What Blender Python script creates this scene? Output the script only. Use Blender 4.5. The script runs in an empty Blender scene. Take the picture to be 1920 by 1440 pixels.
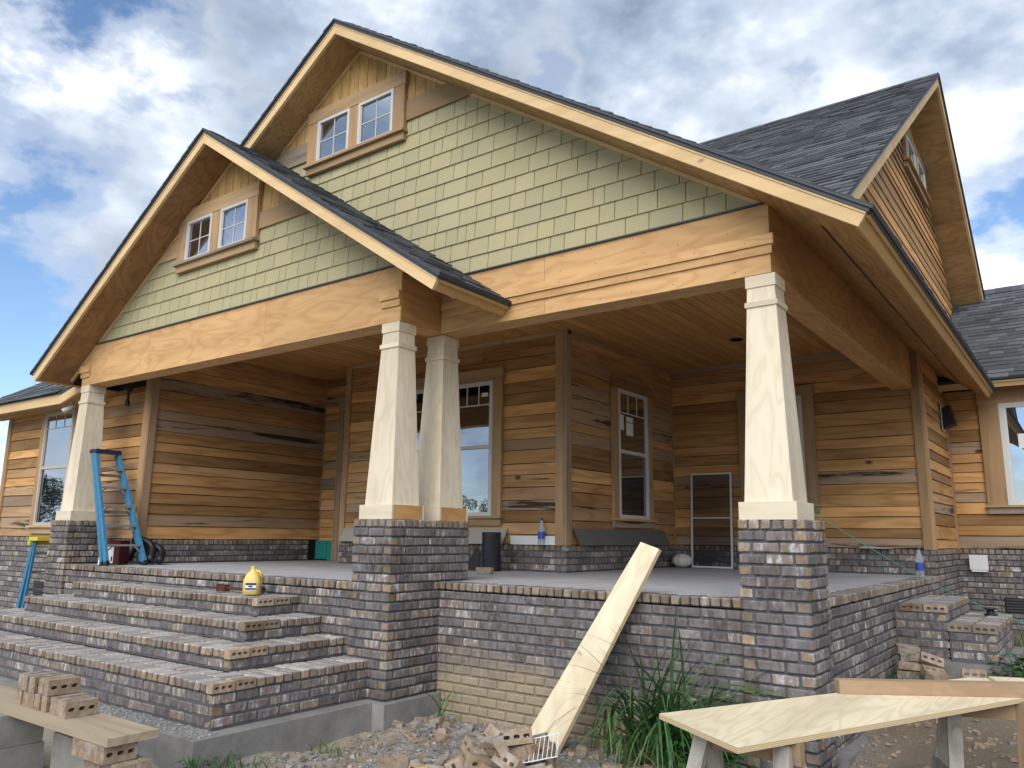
import bpy, math, random
from mathutils import Vector, Matrix
random.seed(11)
R = random.Random(5)
rad = math.radians
sc = bpy.context.scene
col = sc.collection
# ------------------------------------------------------------------ camera
CF, CYAW, CPIT, CROL = 1474.1, 0.6339, 0.1915, 0.0123
CPOS = Vector((1.5703, -5.4852, 0.4121))
_fw = Vector((-math.sin(CYAW)*math.cos(CPIT), math.cos(CYAW)*math.cos(CPIT), math.sin(CPIT)))
_rt = Vector((math.cos(CYAW), math.sin(CYAW), 0))
_up = _rt.cross(_fw)
_r2 = _rt*math.cos(CROL)+_up*math.sin(CROL)
_u2 = -_rt*math.sin(CROL)+_up*math.cos(CROL)
cam = bpy.data.objects.new('camera', bpy.data.cameras.new('camera'))
col.objects.link(cam)
cam.matrix_world = Matrix(((_r2.x,_u2.x,-_fw.x,CPOS.x),(_r2.y,_u2.y,-_fw.y,CPOS.y),(_r2.z,_u2.z,-_fw.z,CPOS.z),(0,0,0,1)))
cam.data.sensor_width = 36
cam.data.lens = 36*CF/1920
cam.data.clip_start = .05
cam.data.clip_end = 3000
sc.camera = cam
sc.render.resolution_x, sc.render.resolution_y = 1024, 768
def pix(P):                                  # pixel of a world point in a 1920x1440 picture, and its depth
    d = Vector(P)-CPOS; z = d.dot(_fw)
    return (960+CF*d.dot(_r2)/z, 720-CF*d.dot(_u2)/z, z) if z > .05 else (-9e9, 0, z)
# ------------------------------------------------------------------ sky, sun, exposure
SUN_EL, SUN_DIR = rad(39), Vector((0.34, -1.0))          # the sun stands in front of the house, behind thin cloud
w = bpy.data.worlds.new('World'); sc.world = w; w.use_nodes = True
w.cycles.sampling_method = 'MANUAL'; w.cycles.sample_map_resolution = 512
nt = w.node_tree; nt.nodes.clear()
def N(t, **k):
    n = nt.nodes.new(t)
    for a, b in k.items(): setattr(n, a, b)
    return n
def L(a, b): nt.links.new(a, b)
def M(op, a, b=None, c=None, clamp=False):
    n = N('ShaderNodeMath', operation=op); n.use_clamp = clamp
    for i, x in enumerate((a, b, c)):
        if x is None: continue
        if isinstance(x, (int, float)): n.inputs[i].default_value = x
        else: L(x, n.inputs[i])
    return n.outputs[0]
def VM(op, a, b=None):
    n = N('ShaderNodeVectorMath', operation=op)
    for i, x in enumerate((a, b)):
        if x is None: continue
        if isinstance(x, (tuple, list, Vector)): n.inputs[i].default_value = x
        else: L(x, n.inputs[i])
    return n.outputs['Value'] if op in ('DOT_PRODUCT', 'LENGTH') else n.outputs[0]
def RAMP(fac, stops, interp='LINEAR'):
    n = N('ShaderNodeValToRGB'); n.color_ramp.interpolation = interp
    e = n.color_ramp.elements
    while len(e) < len(stops): e.new(.5)
    for i, (p, c) in enumerate(stops):
        e[i].position = p
        e[i].color = (c, c, c, 1) if isinstance(c, (int, float)) else (*c, 1)
    L(fac, n.inputs[0]); return n.outputs[0]
def NOISE(vec, scale, detail=4, rough=.5, dist=0., lac=2.):
    n = N('ShaderNodeTexNoise'); n.inputs['Scale'].default_value = scale; n.inputs['Detail'].default_value = detail
    n.inputs['Roughness'].default_value = rough; n.inputs['Distortion'].default_value = dist; n.inputs['Lacunarity'].default_value = lac
    if vec is not None: L(vec, n.inputs['Vector'])
    return n.outputs[0]
def MIX(fac, a, b, blend='MIX'):
    n = N('ShaderNodeMix', data_type='RGBA', blend_type=blend)
    for s, x in ((n.inputs[0], fac), (n.inputs[6], a), (n.inputs[7], b)):
        if isinstance(x, (int, float)): s.default_value = x
        elif isinstance(x, (tuple, list)): s.default_value = (*x, 1)[:4]
        else: L(x, s)
    return n.outputs[2]
tc = N('ShaderNodeTexCoord')
dirv = VM('NORMALIZE', tc.outputs['Generated'])
sx = N('ShaderNodeSeparateXYZ'); L(dirv, sx.inputs[0])
pv = VM('MULTIPLY', dirv, (1., 1., 1.7))
n1 = NOISE(VM('ADD', pv, (3.1, 1.7, .4)), 2.5, 9, .57, .0)
n3 = NOISE(VM('ADD', pv, (3.1, 1.7, .52)), 2.5, 5, .57, .0)
n2 = NOISE(VM('ADD', pv, (9.3, 4.2, 2.0)), 2.0, 6, .55, .0)
cov = M('MULTIPLY_ADD', n1, 1.75, -.375)
for h, r0, r1, amt in (((-.844, .314, .435), 1.5, 8, .20), ((-.895, .350, .275), 2.5, 8.5, .17), ((-.500, .682, .533), .3, 5.5, .16),
                       ((-.048, .925, .375), 1.0, 6., .14), ((-.02, .96, .28), 2, 8, .18), ((.02, .86, .51), 3, 14, -.26), ((-.20, .86, .47), 4, 16, -.16), ((-.86, .369, .352), 3, 9, -.10), ((-.3, .75, .58), 6, 22, -.16), ((-.62, .55, .56), 4, 14, -.12)):
    dp = VM('DOT_PRODUCT', dirv, Vector(h).normalized())
    mr = N('ShaderNodeMapRange'); mr.interpolation_type = 'SMOOTHSTEP'
    L(dp, mr.inputs[0]); mr.inputs[1].default_value = math.cos(rad(r1)); mr.inputs[2].default_value = math.cos(rad(r0))
    mr.inputs[3].default_value = 0; mr.inputs[4].default_value = amt
    cov = M('SUBTRACT', cov, mr.outputs[0])
mask = RAMP(cov, [(.34, 0.), (.43, .5), (.52, 1.)], 'EASE')
lit = M('ADD', M('ADD', M('MULTIPLY', n2, .95), .02), M('MULTIPLY', M('SUBTRACT', n1, n3), 1.5))
ccol = RAMP(lit, [(.34, (.24, .31, .42)), (.46, (.36, .45, .58)), (.58, (.58, .66, .77)), (.74, (1.02, 1.04, 1.07))])
edge = RAMP(cov, [(.42, 1.), (.60, 0.)])
ccol = MIX(M('MULTIPLY', edge, .45), ccol, (.95, .97, 1.0))
sky = N('ShaderNodeTexSky', sky_type='NISHITA'); sky.sun_disc = False
sky.sun_elevation = SUN_EL; sky.sun_rotation = math.atan2(SUN_DIR.x, SUN_DIR.y)
sky.air_density = 1.0; sky.dust_density = .25; sky.ozone_density = 4.0
b1 = N('ShaderNodeBackground'); b1.inputs[1].default_value = .10; L(sky.outputs[0], b1.inputs[0])
b2 = N('ShaderNodeBackground'); b2.inputs[1].default_value = .66; L(ccol, b2.inputs[0])
ms = N('ShaderNodeMixShader'); L(mask, ms.inputs[0]); L(b1.outputs[0], ms.inputs[1]); L(b2.outputs[0], ms.inputs[2])
wo = N('ShaderNodeOutputWorld'); L(ms.outputs[0], wo.inputs[0])
sun = bpy.data.objects.new('sun', bpy.data.lights.new('sun', 'SUN')); col.objects.link(sun)
sun.data.energy = 1.7; sun.data.angle = rad(55); sun.data.color = (1, .95, .87)
_sd = Vector((SUN_DIR.normalized().x*math.cos(SUN_EL), SUN_DIR.normalized().y*math.cos(SUN_EL), math.sin(SUN_EL)))
sun.rotation_euler = _sd.to_track_quat('Z', 'Y').to_euler()
sun.location = (3, -20, 25)
vs = sc.view_settings
vs.view_transform = 'Standard'; vs.look = 'None'; vs.exposure = .92; vs.gamma = 1; vs.use_curve_mapping = False
sc.render.engine = 'CYCLES'
sc.cycles.max_bounces = 5; sc.cycles.diffuse_bounces = 3; sc.cycles.adaptive_threshold = .025

# ------------------------------------------------------------------ materials
def newmat(name, rough=.8, spec=.3):
    global nt
    m = bpy.data.materials.new(name); m.use_nodes = True; nt = m.node_tree
    b = nt.nodes['Principled BSDF']; b.inputs['Roughness'].default_value = rough
    b.inputs['Specular IOR Level'].default_value = spec
    return m, b
def bump(b, h, strength, dist=.01):
    n = N('ShaderNodeBump'); n.inputs['Strength'].default_value = strength; n.inputs['Distance'].default_value = dist
    L(h, n.inputs['Height']); L(n.outputs[0], b.inputs['Normal'])
def pos(): return N('ShaderNodeNewGeometry').outputs['Position']
def attr():
    a = N('ShaderNodeAttribute'); a.attribute_name = 'Col'
    s = N('ShaderNodeSeparateColor'); L(a.outputs['Color'], s.inputs[0]); return s.outputs
def plain(name, c, rough=.6, var=.12, scale=12, spec=.3, metal=0.):
    m, b = newmat(name, rough, spec)
    n = NOISE(pos(), scale, 5, .6)
    L(MIX(n, tuple(x*(1-var) for x in c), tuple(min(1, x*(1+var)) for x in c)), b.inputs['Base Color'])
    b.inputs['Metallic'].default_value = metal
    bump(b, n, .08)
    return m
def wood(name, light, dark, axis, cross=5., along=.45, rings=18., ring_amt=.5, streak=0., knots=.0, vary=.25, grey=0., rough=.72, fine=.35, streak_col=(.035, .022, .014), knotcol=(.10, .05, .025), knot_scale=2.2):
    m, b = newmat(name, rough, .25)
    at = attr()
    off = N('ShaderNodeCombineXYZ'); L(M('MULTIPLY', at[0], 37.), off.inputs[0]); L(M('MULTIPLY', at[1], 23.), off.inputs[1]); L(M('MULTIPLY', at[0], 51.), off.inputs[2])
    p = VM('ADD', pos(), off.outputs[0])
    sv = [cross]*3; sv['XYZ'.index(axis)] = along
    v = VM('MULTIPLY', p, tuple(sv))
    n = NOISE(v, 1., 1.5, .45, .35)
    rg = M('POWER', M('MULTIPLY_ADD', M('SINE', M('MULTIPLY', n, rings*6.283)), .5, .5), 2.2)
    fv = [140.]*3; fv['XYZ'.index(axis)] = 2.2
    fn = NOISE(VM('MULTIPLY', p, tuple(fv)), 1., 2, .5)
    f = M('ADD', M('MULTIPLY', rg, ring_amt), M('MULTIPLY', M('SUBTRACT', fn, .5), fine*2), clamp=True)
    c = MIX(f, light, dark)
    # broad tone drift along the board
    dv = [3.]*3; dv['XYZ'.index(axis)] = .5
    dn = NOISE(VM('MULTIPLY', p, tuple(dv)), 1., 3, .6)
    c = MIX(M('MULTIPLY', RAMP(dn, [(.40, 0.), (.68, 1.)]), .35), c, tuple(x*.62 for x in dark))
    # board to board
    br = M('MULTIPLY_ADD', at[1], vary*2, 1-vary)
    c = MIX(1., c, br, 'MULTIPLY')
    if grey: c = MIX(M('MULTIPLY', RAMP(at[2], [(.70, 0.), (.9, 1.)]), grey), c, (.27, .24, .21))
    if streak:
        sv2 = [9.]*3; sv2['XYZ'.index(axis)] = .8
        s = NOISE(VM('MULTIPLY', p, tuple(sv2)), 1., 5, .62, .4)
        th = M('SUBTRACT', .74, M('MULTIPLY', M('POWER', at[2], 2.5), .24))
        sm = N('ShaderNodeMapRange'); L(s, sm.inputs[0]); L(th, sm.inputs[1]); L(M('ADD', th, .09), sm.inputs[2])
        c = MIX(M('MULTIPLY', sm.outputs[0], streak), c, streak_col)
    if knots:
        kv = [knot_scale]*3; kv['XYZ'.index(axis)] = knot_scale*.55
        vo = N('ShaderNodeTexVoronoi'); vo.inputs['Scale'].default_value = 1; L(VM('ADD', VM('MULTIPLY', p, tuple(kv)), VM('MULTIPLY', N('ShaderNodeTexNoise').outputs['Color'], (.02, .02, .02))), vo.inputs['Vector'])
        c = MIX(M('MULTIPLY', RAMP(vo.outputs['Distance'], [(.035, 1.), (.085, 0.)]), knots), c, knotcol)
    L(c, b.inputs['Base Color'])
    bump(b, M('ADD', M('MULTIPLY', fn, .6), M('MULTIPLY', n, .8)), .25, .004)
    return m
MAT = {}
MAT['col_ply'] = wood('column_plywood', (.77, .68, .53), (.52, .39, .25), 'Z', cross=7., along=1.7, rings=5, ring_amt=.24, knots=.25, vary=.09, fine=.10)
MAT['col_trim'] = wood('column_trim_pine', (.76, .67, .52), (.62, .49, .33), 'X', cross=9, along=.5, rings=3, ring_amt=.3, knots=.45, vary=.08, fine=.12)
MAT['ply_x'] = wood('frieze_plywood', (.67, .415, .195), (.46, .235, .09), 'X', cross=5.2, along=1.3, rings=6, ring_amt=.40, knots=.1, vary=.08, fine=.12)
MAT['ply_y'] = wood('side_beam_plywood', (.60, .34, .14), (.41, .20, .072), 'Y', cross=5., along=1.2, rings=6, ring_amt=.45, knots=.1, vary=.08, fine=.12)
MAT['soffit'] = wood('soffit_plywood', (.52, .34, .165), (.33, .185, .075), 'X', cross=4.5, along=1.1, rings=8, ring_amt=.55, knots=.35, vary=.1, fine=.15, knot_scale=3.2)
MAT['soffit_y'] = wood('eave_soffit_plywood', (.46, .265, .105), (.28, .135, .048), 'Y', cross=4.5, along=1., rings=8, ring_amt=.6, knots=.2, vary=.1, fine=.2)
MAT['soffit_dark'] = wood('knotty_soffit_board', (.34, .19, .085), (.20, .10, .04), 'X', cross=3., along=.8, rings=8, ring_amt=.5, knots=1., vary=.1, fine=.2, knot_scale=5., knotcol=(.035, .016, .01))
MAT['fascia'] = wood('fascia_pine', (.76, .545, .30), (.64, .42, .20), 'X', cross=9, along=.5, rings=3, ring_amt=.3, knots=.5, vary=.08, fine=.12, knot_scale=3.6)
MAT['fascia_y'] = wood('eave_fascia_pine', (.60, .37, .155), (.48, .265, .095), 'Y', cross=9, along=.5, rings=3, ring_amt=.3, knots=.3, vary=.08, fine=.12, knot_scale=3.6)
MAT['side_x'] = wood('rough_siding_x', (.56, .315, .125), (.295, .138, .044), 'X', cross=6, along=.7, rings=4, ring_amt=.5, streak=.95, knots=1., vary=.46, grey=.6, fine=.3)
MAT['side_y'] = wood('rough_siding_y', (.54, .30, .12), (.28, .13, .042), 'Y', cross=6, along=.7, rings=4, ring_amt=.5, streak=.95, knots=1., vary=.46, grey=.6, fine=.3)
MAT['trim_z'] = wood('rough_trim_upright', (.45, .29, .155), (.31, .185, .09), 'Z', cross=6, along=.6, rings=3, ring_amt=.5, streak=.3, knots=.8, vary=.18, grey=.3, fine=.25)
MAT['trim_x'] = wood('rough_trim_level', (.47, .32, .18), (.32, .20, .105), 'X', cross=6, along=.6, rings=3, ring_amt=.5, streak=.35, knots=.6, vary=.2, grey=.7, fine=.25)
MAT['vert'] = wood('grooved_gable_board', (.56, .36, .15), (.41, .23, .08), 'Z', cross=6, along=1.2, rings=5, ring_amt=.55, knots=.2, vary=.12, fine=.15)
MAT['ceil'] = wood('ceiling_plank', (.50, .265, .085), (.36, .17, .048), 'Y', cross=7, along=.6, rings=4, ring_amt=.5, knots=.4, vary=.14, fine=.2)
MAT['pale_x'] = wood('fresh_plywood', (.82, .72, .51), (.60, .46, .28), 'Y', cross=8.5, along=1.2, rings=8, ring_amt=.42, vary=.05, fine=.08)
MAT['pale_z'] = wood('fresh_board', (.82, .73, .54), (.64, .50, .31), 'Z', cross=4.5, along=.9, rings=3, ring_amt=.5, vary=.05, fine=.08, knots=.35)
MAT['timber'] = wood('planed_timber', (.39, .27, .17), (.30, .20, .12), 'X', cross=9, along=.5, rings=3, ring_amt=.4, vary=.1, fine=.15)
MAT['plank'] = wood('scaffold_plank', (.47, .39, .28), (.30, .235, .16), 'X', cross=7, along=.5, rings=3, ring_amt=.5, vary=.1, fine=.2, knots=.3)
MAT['greywood'] = wood('weathered_grey_wood', (.45, .42, .37), (.26, .24, .21), 'Z', cross=12, along=.8, rings=3, ring_amt=.6, vary=.15, fine=.4, knots=.3)
def endgrain():
    m, b = newmat('plywood_edge_layers', .8, .2)
    s = N('ShaderNodeSeparateXYZ'); L(pos(), s.inputs[0])
    f = M('MULTIPLY_ADD', M('SINE', M('MULTIPLY', s.outputs[2], 900.)), .5, .5)
    c = MIX(f, (.70, .57, .37), (.46, .33, .18)); L(c, b.inputs['Base Color']); return m
MAT['edge'] = endgrain()
def brickmat(name, mud=False, tint=(1, 1, 1)):
    m, b = newmat(name, .88, .2)
    at = attr(); P = pos()
    off = N('ShaderNodeCombineXYZ'); L(M('MULTIPLY', at[0], 19.), off.inputs[0]); L(M('MULTIPLY', at[0], 7.), off.inputs[1])
    oi = N('ShaderNodeObjectInfo')
    p = VM('ADD', P, off.outputs[0])
    st = NOISE(VM('MULTIPLY', p, (26., 26., 8.)), 1., 5, .66)
    bl = NOISE(VM('MULTIPLY', p, (11., 11., 9.)), 1., 3, .55)
    sp = NOISE(p, 150., 3, .6)
    body = RAMP(M('ADD', M('MULTIPLY', st, .62), M('MULTIPLY', bl, .38)), [(.30, (.045, .039, .038)), (.43, (.115, .098, .092)), (.54, (.19, .168, .160)), (.68, (.32, .295, .285))])
    body = MIX(M('MULTIPLY', RAMP(bl, [(.52, 0.), (.68, 1.)]), .45), body, (.115, .070, .048))
    body = MIX(M('MULTIPLY', RAMP(at[0], [(.62, 0.), (.85, 1.)]), .55), body, (.24, .175, .115))
    wsp = M('ADD', M('MULTIPLY', st, .55), M('MULTIPLY', NOISE(VM('MULTIPLY', p, (26., 26., 13.)), 1., 5, .7, .6), .45))
    th = M('SUBTRACT', .625, M('MULTIPLY', at[0], .13))
    mr = N('ShaderNodeMapRange'); L(wsp, mr.inputs[0]); L(th, mr.inputs[1]); L(M('ADD', th, .10), mr.inputs[2])
    body = MIX(M('MULTIPLY', mr.outputs[0], .85), body, (.50, .51, .54))
    tan = RAMP(M('ADD', M('MULTIPLY', sp, .4), M('MULTIPLY', bl, .6)), [(.32, (.14, .092, .052)), (.5, (.25, .175, .105)), (.68, (.35, .27, .18))])
    tan = MIX(M('MULTIPLY', mr.outputs[0], .45), tan, (.45, .42, .38))
    body = MIX(1., body, (.95, .945, .965), 'MULTIPLY')
    c = MIX(at[1], body, tan)
    dust = RAMP(M('ADD', M('MULTIPLY', NOISE(P, 9., 5, .65), .6), M('MULTIPLY', sp, .4)), [(.30, .35), (.62, 1.)])
    c = MIX(M('MULTIPLY', dust, M('MULTIPLY', at[2], .80)), c, (.47, .44, .41))
    br = M('MULTIPLY_ADD', oi.outputs['Random'], .3, .85)
    c = MIX(1., c, br, 'MULTIPLY')
    c = MIX(1., c, M('MULTIPLY_ADD', at[0], .55, .80), 'MULTIPLY')
    # film of grey mortar haze
    hz = RAMP(NOISE(P, 3.2, 6, .65), [(.42, 0.), (.72, 1.)])
    c = MIX(M('MULTIPLY', hz, .45), c, (.29, .29, .31))
    if mud:      # dried mud splashed on the lower courses of the front porch wall
        s = N('ShaderNodeSeparateXYZ'); L(P, s.inputs[0])
        e = M('ADD', s.outputs[2], M('MULTIPLY', M('SUBTRACT', NOISE(P, 3.5, 5, .6), .5), .5))
        e = M('ADD', e, M('MULTIPLY', M('MAXIMUM', M('ADD', s.outputs[0], 1.9), 0.), .55))
        mk = N('ShaderNodeMapRange'); L(e, mk.inputs[0]); mk.inputs[1].default_value = -.55; mk.inputs[2].default_value = -.80
        yk = N('ShaderNodeMapRange'); L(s.outputs[1], yk.inputs[0]); yk.inputs[1].default_value = .005; yk.inputs[2].default_value = .03
        xk = N('ShaderNodeMapRange'); L(s.outputs[0], xk.inputs[0]); xk.inputs[1].default_value = -3.30; xk.inputs[2].default_value = -3.26
        mm = M('MULTIPLY', M('MULTIPLY', mk.outputs[0], yk.outputs[0]), xk.outputs[0])
        c = MIX(M('MULTIPLY', mm, .88), c, MIX(NOISE(P, 40., 4, .6), (.27, .21, .14), (.43, .36, .26)))
    if tint != (1, 1, 1): c = MIX(1., c, tint, 'MULTIPLY')
    L(c, b.inputs['Base Color'])
    bump(b, M('ADD', M('MULTIPLY', sp, .5), M('MULTIPLY', st, .8)), .6, .005)
    return m
MAT['brick'] = brickmat('tumbled_brick', True)
def loosebrick():
    m, b = newmat('loose_tan_brick', .9, .2)
    at = attr(); oi = N('ShaderNodeObjectInfo')
    tcn = N('ShaderNodeTexCoord')
    off = N('ShaderNodeCombineXYZ'); L(M('MULTIPLY', oi.outputs['Random'], 31.), off.inputs[0])
    p = VM('ADD', tcn.outputs['Object'], off.outputs[0])
    n = NOISE(p, 22., 5, .65); g = NOISE(p, 120., 3, .6)
    c = RAMP(M('ADD', M('MULTIPLY', n, .6), M('MULTIPLY', g, .4)), [(.32, (.16, .11, .075)), (.5, (.29, .21, .145)), (.7, (.42, .34, .26))])
    c = MIX(M('MULTIPLY', M('MULTIPLY', at[1], M('LESS_THAN', oi.outputs['Random'], .55)), .6), c, RAMP(n, [(.35, (.06, .05, .045)), (.65, (.33, .31, .30))]))
    c = MIX(M('MULTIPLY', RAMP(NOISE(p, 9., 4, .6), [(.45, 0.), (.7, 1.)]), .5), c, (.48, .45, .41))
    L(c, b.inputs['Base Color']); bump(b, M('ADD', g, n), .5, .004); return m
MAT['loose'] = loosebrick()
def mortar():
    m, b = newmat('grey_mortar', .95, .1)
    P = pos(); n = NOISE(P, 60., 5, .7)
    c = RAMP(n, [(.3, (.070, .074, .082)), (.7, (.15, .155, .168))])
    s = N('ShaderNodeSeparateXYZ'); L(P, s.inputs[0])
    e = M('ADD', M('ADD', s.outputs[2], M('MULTIPLY', M('SUBTRACT', NOISE(P, 3.5, 5, .6), .5), .5)), M('MULTIPLY', M('MAXIMUM', M('ADD', s.outputs[0], 1.9), 0.), .55))
    mk = N('ShaderNodeMapRange'); L(e, mk.inputs[0]); mk.inputs[1].default_value = -.55; mk.inputs[2].default_value = -.80
    yk = N('ShaderNodeMapRange'); L(s.outputs[1], yk.inputs[0]); yk.inputs[1].default_value = .005; yk.inputs[2].default_value = .03
    xk = N('ShaderNodeMapRange'); L(s.outputs[0], xk.inputs[0]); xk.inputs[1].default_value = -3.30; xk.inputs[2].default_value = -3.26
    c = MIX(M('MULTIPLY', M('MULTIPLY', M('MULTIPLY', mk.outputs[0], yk.outputs[0]), xk.outputs[0]), .95), c, (.31, .255, .18))
    L(c, b.inputs['Base Color']); bump(b, n, .6, .006); return m
MAT['mortar'] = mortar()
def concrete(name, a, bb, scale=3.):
    m, b = newmat(name, .85, .2)
    P = pos(); n = NOISE(P, scale, 7, .65); g = NOISE(P, 90., 4, .6)
    c = RAMP(M('ADD', M('MULTIPLY', n, .75), M('MULTIPLY', g, .25)), [(.32, a), (.68, bb)])
    st = NOISE(VM('MULTIPLY', P, (1.3, 1.3, 6.)), 1., 5, .7)
    c = MIX(M('MULTIPLY', RAMP(st, [(.55, 0.), (.72, 1.)]), .3), c, tuple(x*.6 for x in a))
    L(c, b.inputs['Base Color']); bump(b, M('ADD', g, n), .3, .006); return m
MAT['slab'] = concrete('porch_slab_concrete', (.36, .37, .40), (.50, .51, .545), 1.6)
def slabdirt():
    m = MAT['slab']; global nt
    nt = m.node_tree; b = nt.nodes['Principled BSDF']; src = b.inputs['Base Color'].links[0].from_socket; P = pos()
    d1 = RAMP(NOISE(P, .9, 6, .7, .5), [(.46, 0.), (.66, 1.)]); d2 = RAMP(NOISE(VM('MULTIPLY', P, (2.5, .7, 1.)), 2., 5, .7), [(.52, 0.), (.70, 1.)])
    c = MIX(M('MULTIPLY', d1, .45), src, (.36, .32, .27)); c = MIX(M('MULTIPLY', d2, .35), c, (.24, .24, .25))
    c = MIX(M('MULTIPLY', RAMP(NOISE(P, 60., 2, .5), [(.66, 0.), (.72, 1.)]), .5), c, (.50, .42, .30))
    L(c, b.inputs['Base Color'])
slabdirt()
MAT['footing'] = concrete('footing_concrete', (.17, .165, .16), (.30, .29, .28), 4.)
MAT['block'] = concrete('concrete_block', (.20, .19, .17), (.31, .30, .28), 5.)
def roofmat():
    m, b = newmat('asphalt_shingle', .92, .25)
    at = attr(); P = pos(); g = NOISE(P, 420., 2, .6); n = NOISE(P, 6., 4, .6)
    c = MIX(at[0], (.052, .057, .067), (.155, .163, .18))
    c = MIX(M('MULTIPLY', RAMP(g, [(.45, 0.), (.65, 1.)]), .5), c, (.14, .15, .17))
    c = MIX(M('MULTIPLY', n, .3), c, (.03, .03, .035))
    L(c, b.inputs['Base Color']); bump(b, g, .5, .004); return m
MAT['roof'] = roofmat()
def shinglemat():
    m, b = newmat('sage_fibre_shingle', .8, .2)
    at = attr(); P = pos()
    gv = NOISE(VM('MULTIPLY', P, (95., 95., 5.)), 1., 3, .6); n = NOISE(P, 5., 5, .6)
    c = MIX(gv, (.40, .352, .20), (.485, .425, .252))
    c = MIX(M('MULTIPLY', at[0], .6), c, (.355, .335, .215))
    c = MIX(M('MULTIPLY', RAMP(at[1], [(.72, 0.), (1., 1.)]), .4), c, (.50, .45, .29))
    c = MIX(M('MULTIPLY', RAMP(n, [(.52, 0.), (.75, 1.)]), .30), c, (.34, .34, .25))
    L(c, b.inputs['Base Color']); bump(b, gv, .3, .004); return m
MAT['shingle'] = shinglemat()
MAT['flash'] = plain('dark_drip_edge', (.045, .052, .070), .45, .1, 8, .5)
MAT['vinyl'] = plain('white_vinyl', (.60, .60, .585), .4, .03, 5, .4)
MAT['almond'] = plain('almond_vinyl', (.46, .41, .34), .45, .05, 5, .4)
def glass():
    m, b = newmat('window_glass', .02, .5)
    b.inputs['Base Color'].default_value = (.012, .014, .017, 1)
    g = N('ShaderNodeBsdfGlossy'); g.inputs['Roughness'].default_value = .012; g.inputs['Color'].default_value = (.80, .88, 1.0, 1)
    fr = N('ShaderNodeFresnel'); fr.inputs[0].default_value = 1.55
    n = NOISE(pos(), 1.7, 2, .5); bp = N('ShaderNodeBump'); bp.inputs['Strength'].default_value = .012; bp.inputs['Distance'].default_value = .05
    L(n, bp.inputs['Height']); L(bp.outputs[0], g.inputs['Normal'])
    x = N('ShaderNodeMixShader'); L(M('MULTIPLY_ADD', fr.outputs[0], .6, .42, clamp=True), x.inputs[0]); L(b.outputs[0], x.inputs[1]); L(g.outputs[0], x.inputs[2])
    L(x.outputs[0], nt.nodes['Material Output'].inputs[0]); return m
MAT['glass'] = glass()
MAT['black'] = plain('black_plastic', (.012, .013, .018), .45, .2, 20, .4)
MAT['blackhouse'] = plain('dark_void', (.02, .017, .014), .9)
MAT['blue'] = plain('blue_fibreglass', (.05, .19, .33), .5, .3, 14, .4)
MAT['treadmetal'] = plain('worn_tread_metal', (.24, .22, .21), .5, .25, 40, .4)
MAT['capblue'] = plain('dark_ladder_cap', (.015, .025, .06), .45, .2, 12, .4)
MAT['yellow'] = plain('yellow_plastic', (.62, .50, .05), .45, .12, 10, .4)
MAT['jug'] = plain('yellow_jug_plastic', (.72, .55, .17), .4, .06, 6, .45)
MAT['nail'] = plain('dark_nail', (.06, .035, .02), .6)
MAT['white'] = plain('white_paint', (.75, .75, .74), .5, .04)
MAT['navy'] = plain('navy_print', (.02, .035, .12), .5, .05)
MAT['paper'] = plain('white_paper', (.70, .71, .72), .8, .05)
MAT['red'] = plain('red_card', (.09, .010, .014), .6, .15)
MAT['rust'] = plain('rusty_iron', (.09, .035, .018), .85, .4, 40)
MAT['grey_board'] = plain('grey_fibre_board', (.125, .12, .112), .8, .08, 3)
MAT['grey_pale'] = plain('pale_grey_fibre_board', (.36, .35, .33), .8, .06, 3)
MAT['cord'] = plain('green_string', (.10, .38, .25), .7, .1)
MAT['teal'] = plain('teal_insulation_sheet', (.02, .24, .20), .7, .12, 6)
MAT['steel'] = plain('galvanised_steel', (.40, .40, .41), .4, .1, 30, .5, .6)
MAT['pumpkin'] = plain('white_ribbed_skin', (.60, .57, .52), .6, .08)
MAT['lens'] = plain('frosted_lens', (.70, .68, .66), .4, .02)
def mesh_mat():
    m, b = newmat('insect_mesh', .8, .1); b.inputs['Base Color'].default_value = (.03, .03, .03, 1); b.inputs['Alpha'].default_value = .28; return m
MAT['mesh'] = mesh_mat()
def bottlemat():
    m, b = newmat('clear_bottle', .1, .5); b.inputs['Base Color'].default_value = (.70, .75, .78, 1); b.inputs['Transmission Weight'].default_value = .7; b.inputs['IOR'].default_value = 1.2; return m
MAT['bottle'] = bottlemat()
MAT['bottleblue'] = plain('blue_label', (.03, .08, .38), .35, .15, 30, .5)
def leafmat(name, a, bb):
    m, b = newmat(name, .55, .35)
    at = attr(); c = MIX(at[0], a, bb); c = MIX(M('MULTIPLY', NOISE(pos(), 30., 3), .3), c, tuple(x*.6 for x in a))
    L(c, b.inputs['Base Color']); b.inputs['Transmission Weight'].default_value = 0
    return m
MAT['grass'] = leafmat('grass_blade', (.03, .095, .028), (.10, .20, .06))
MAT['leaf'] = leafmat('broad_leaf', (.025, .085, .02), (.07, .18, .04))
MAT['tree'] = leafmat('tree_leaf', (.018, .045, .014), (.05, .10, .03))
MAT['bark'] = plain('bark', (.08, .06, .045), .95, .3, 20)
MAT['dry'] = leafmat('dry_grass', (.22, .17, .08), (.34, .28, .15))
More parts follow.
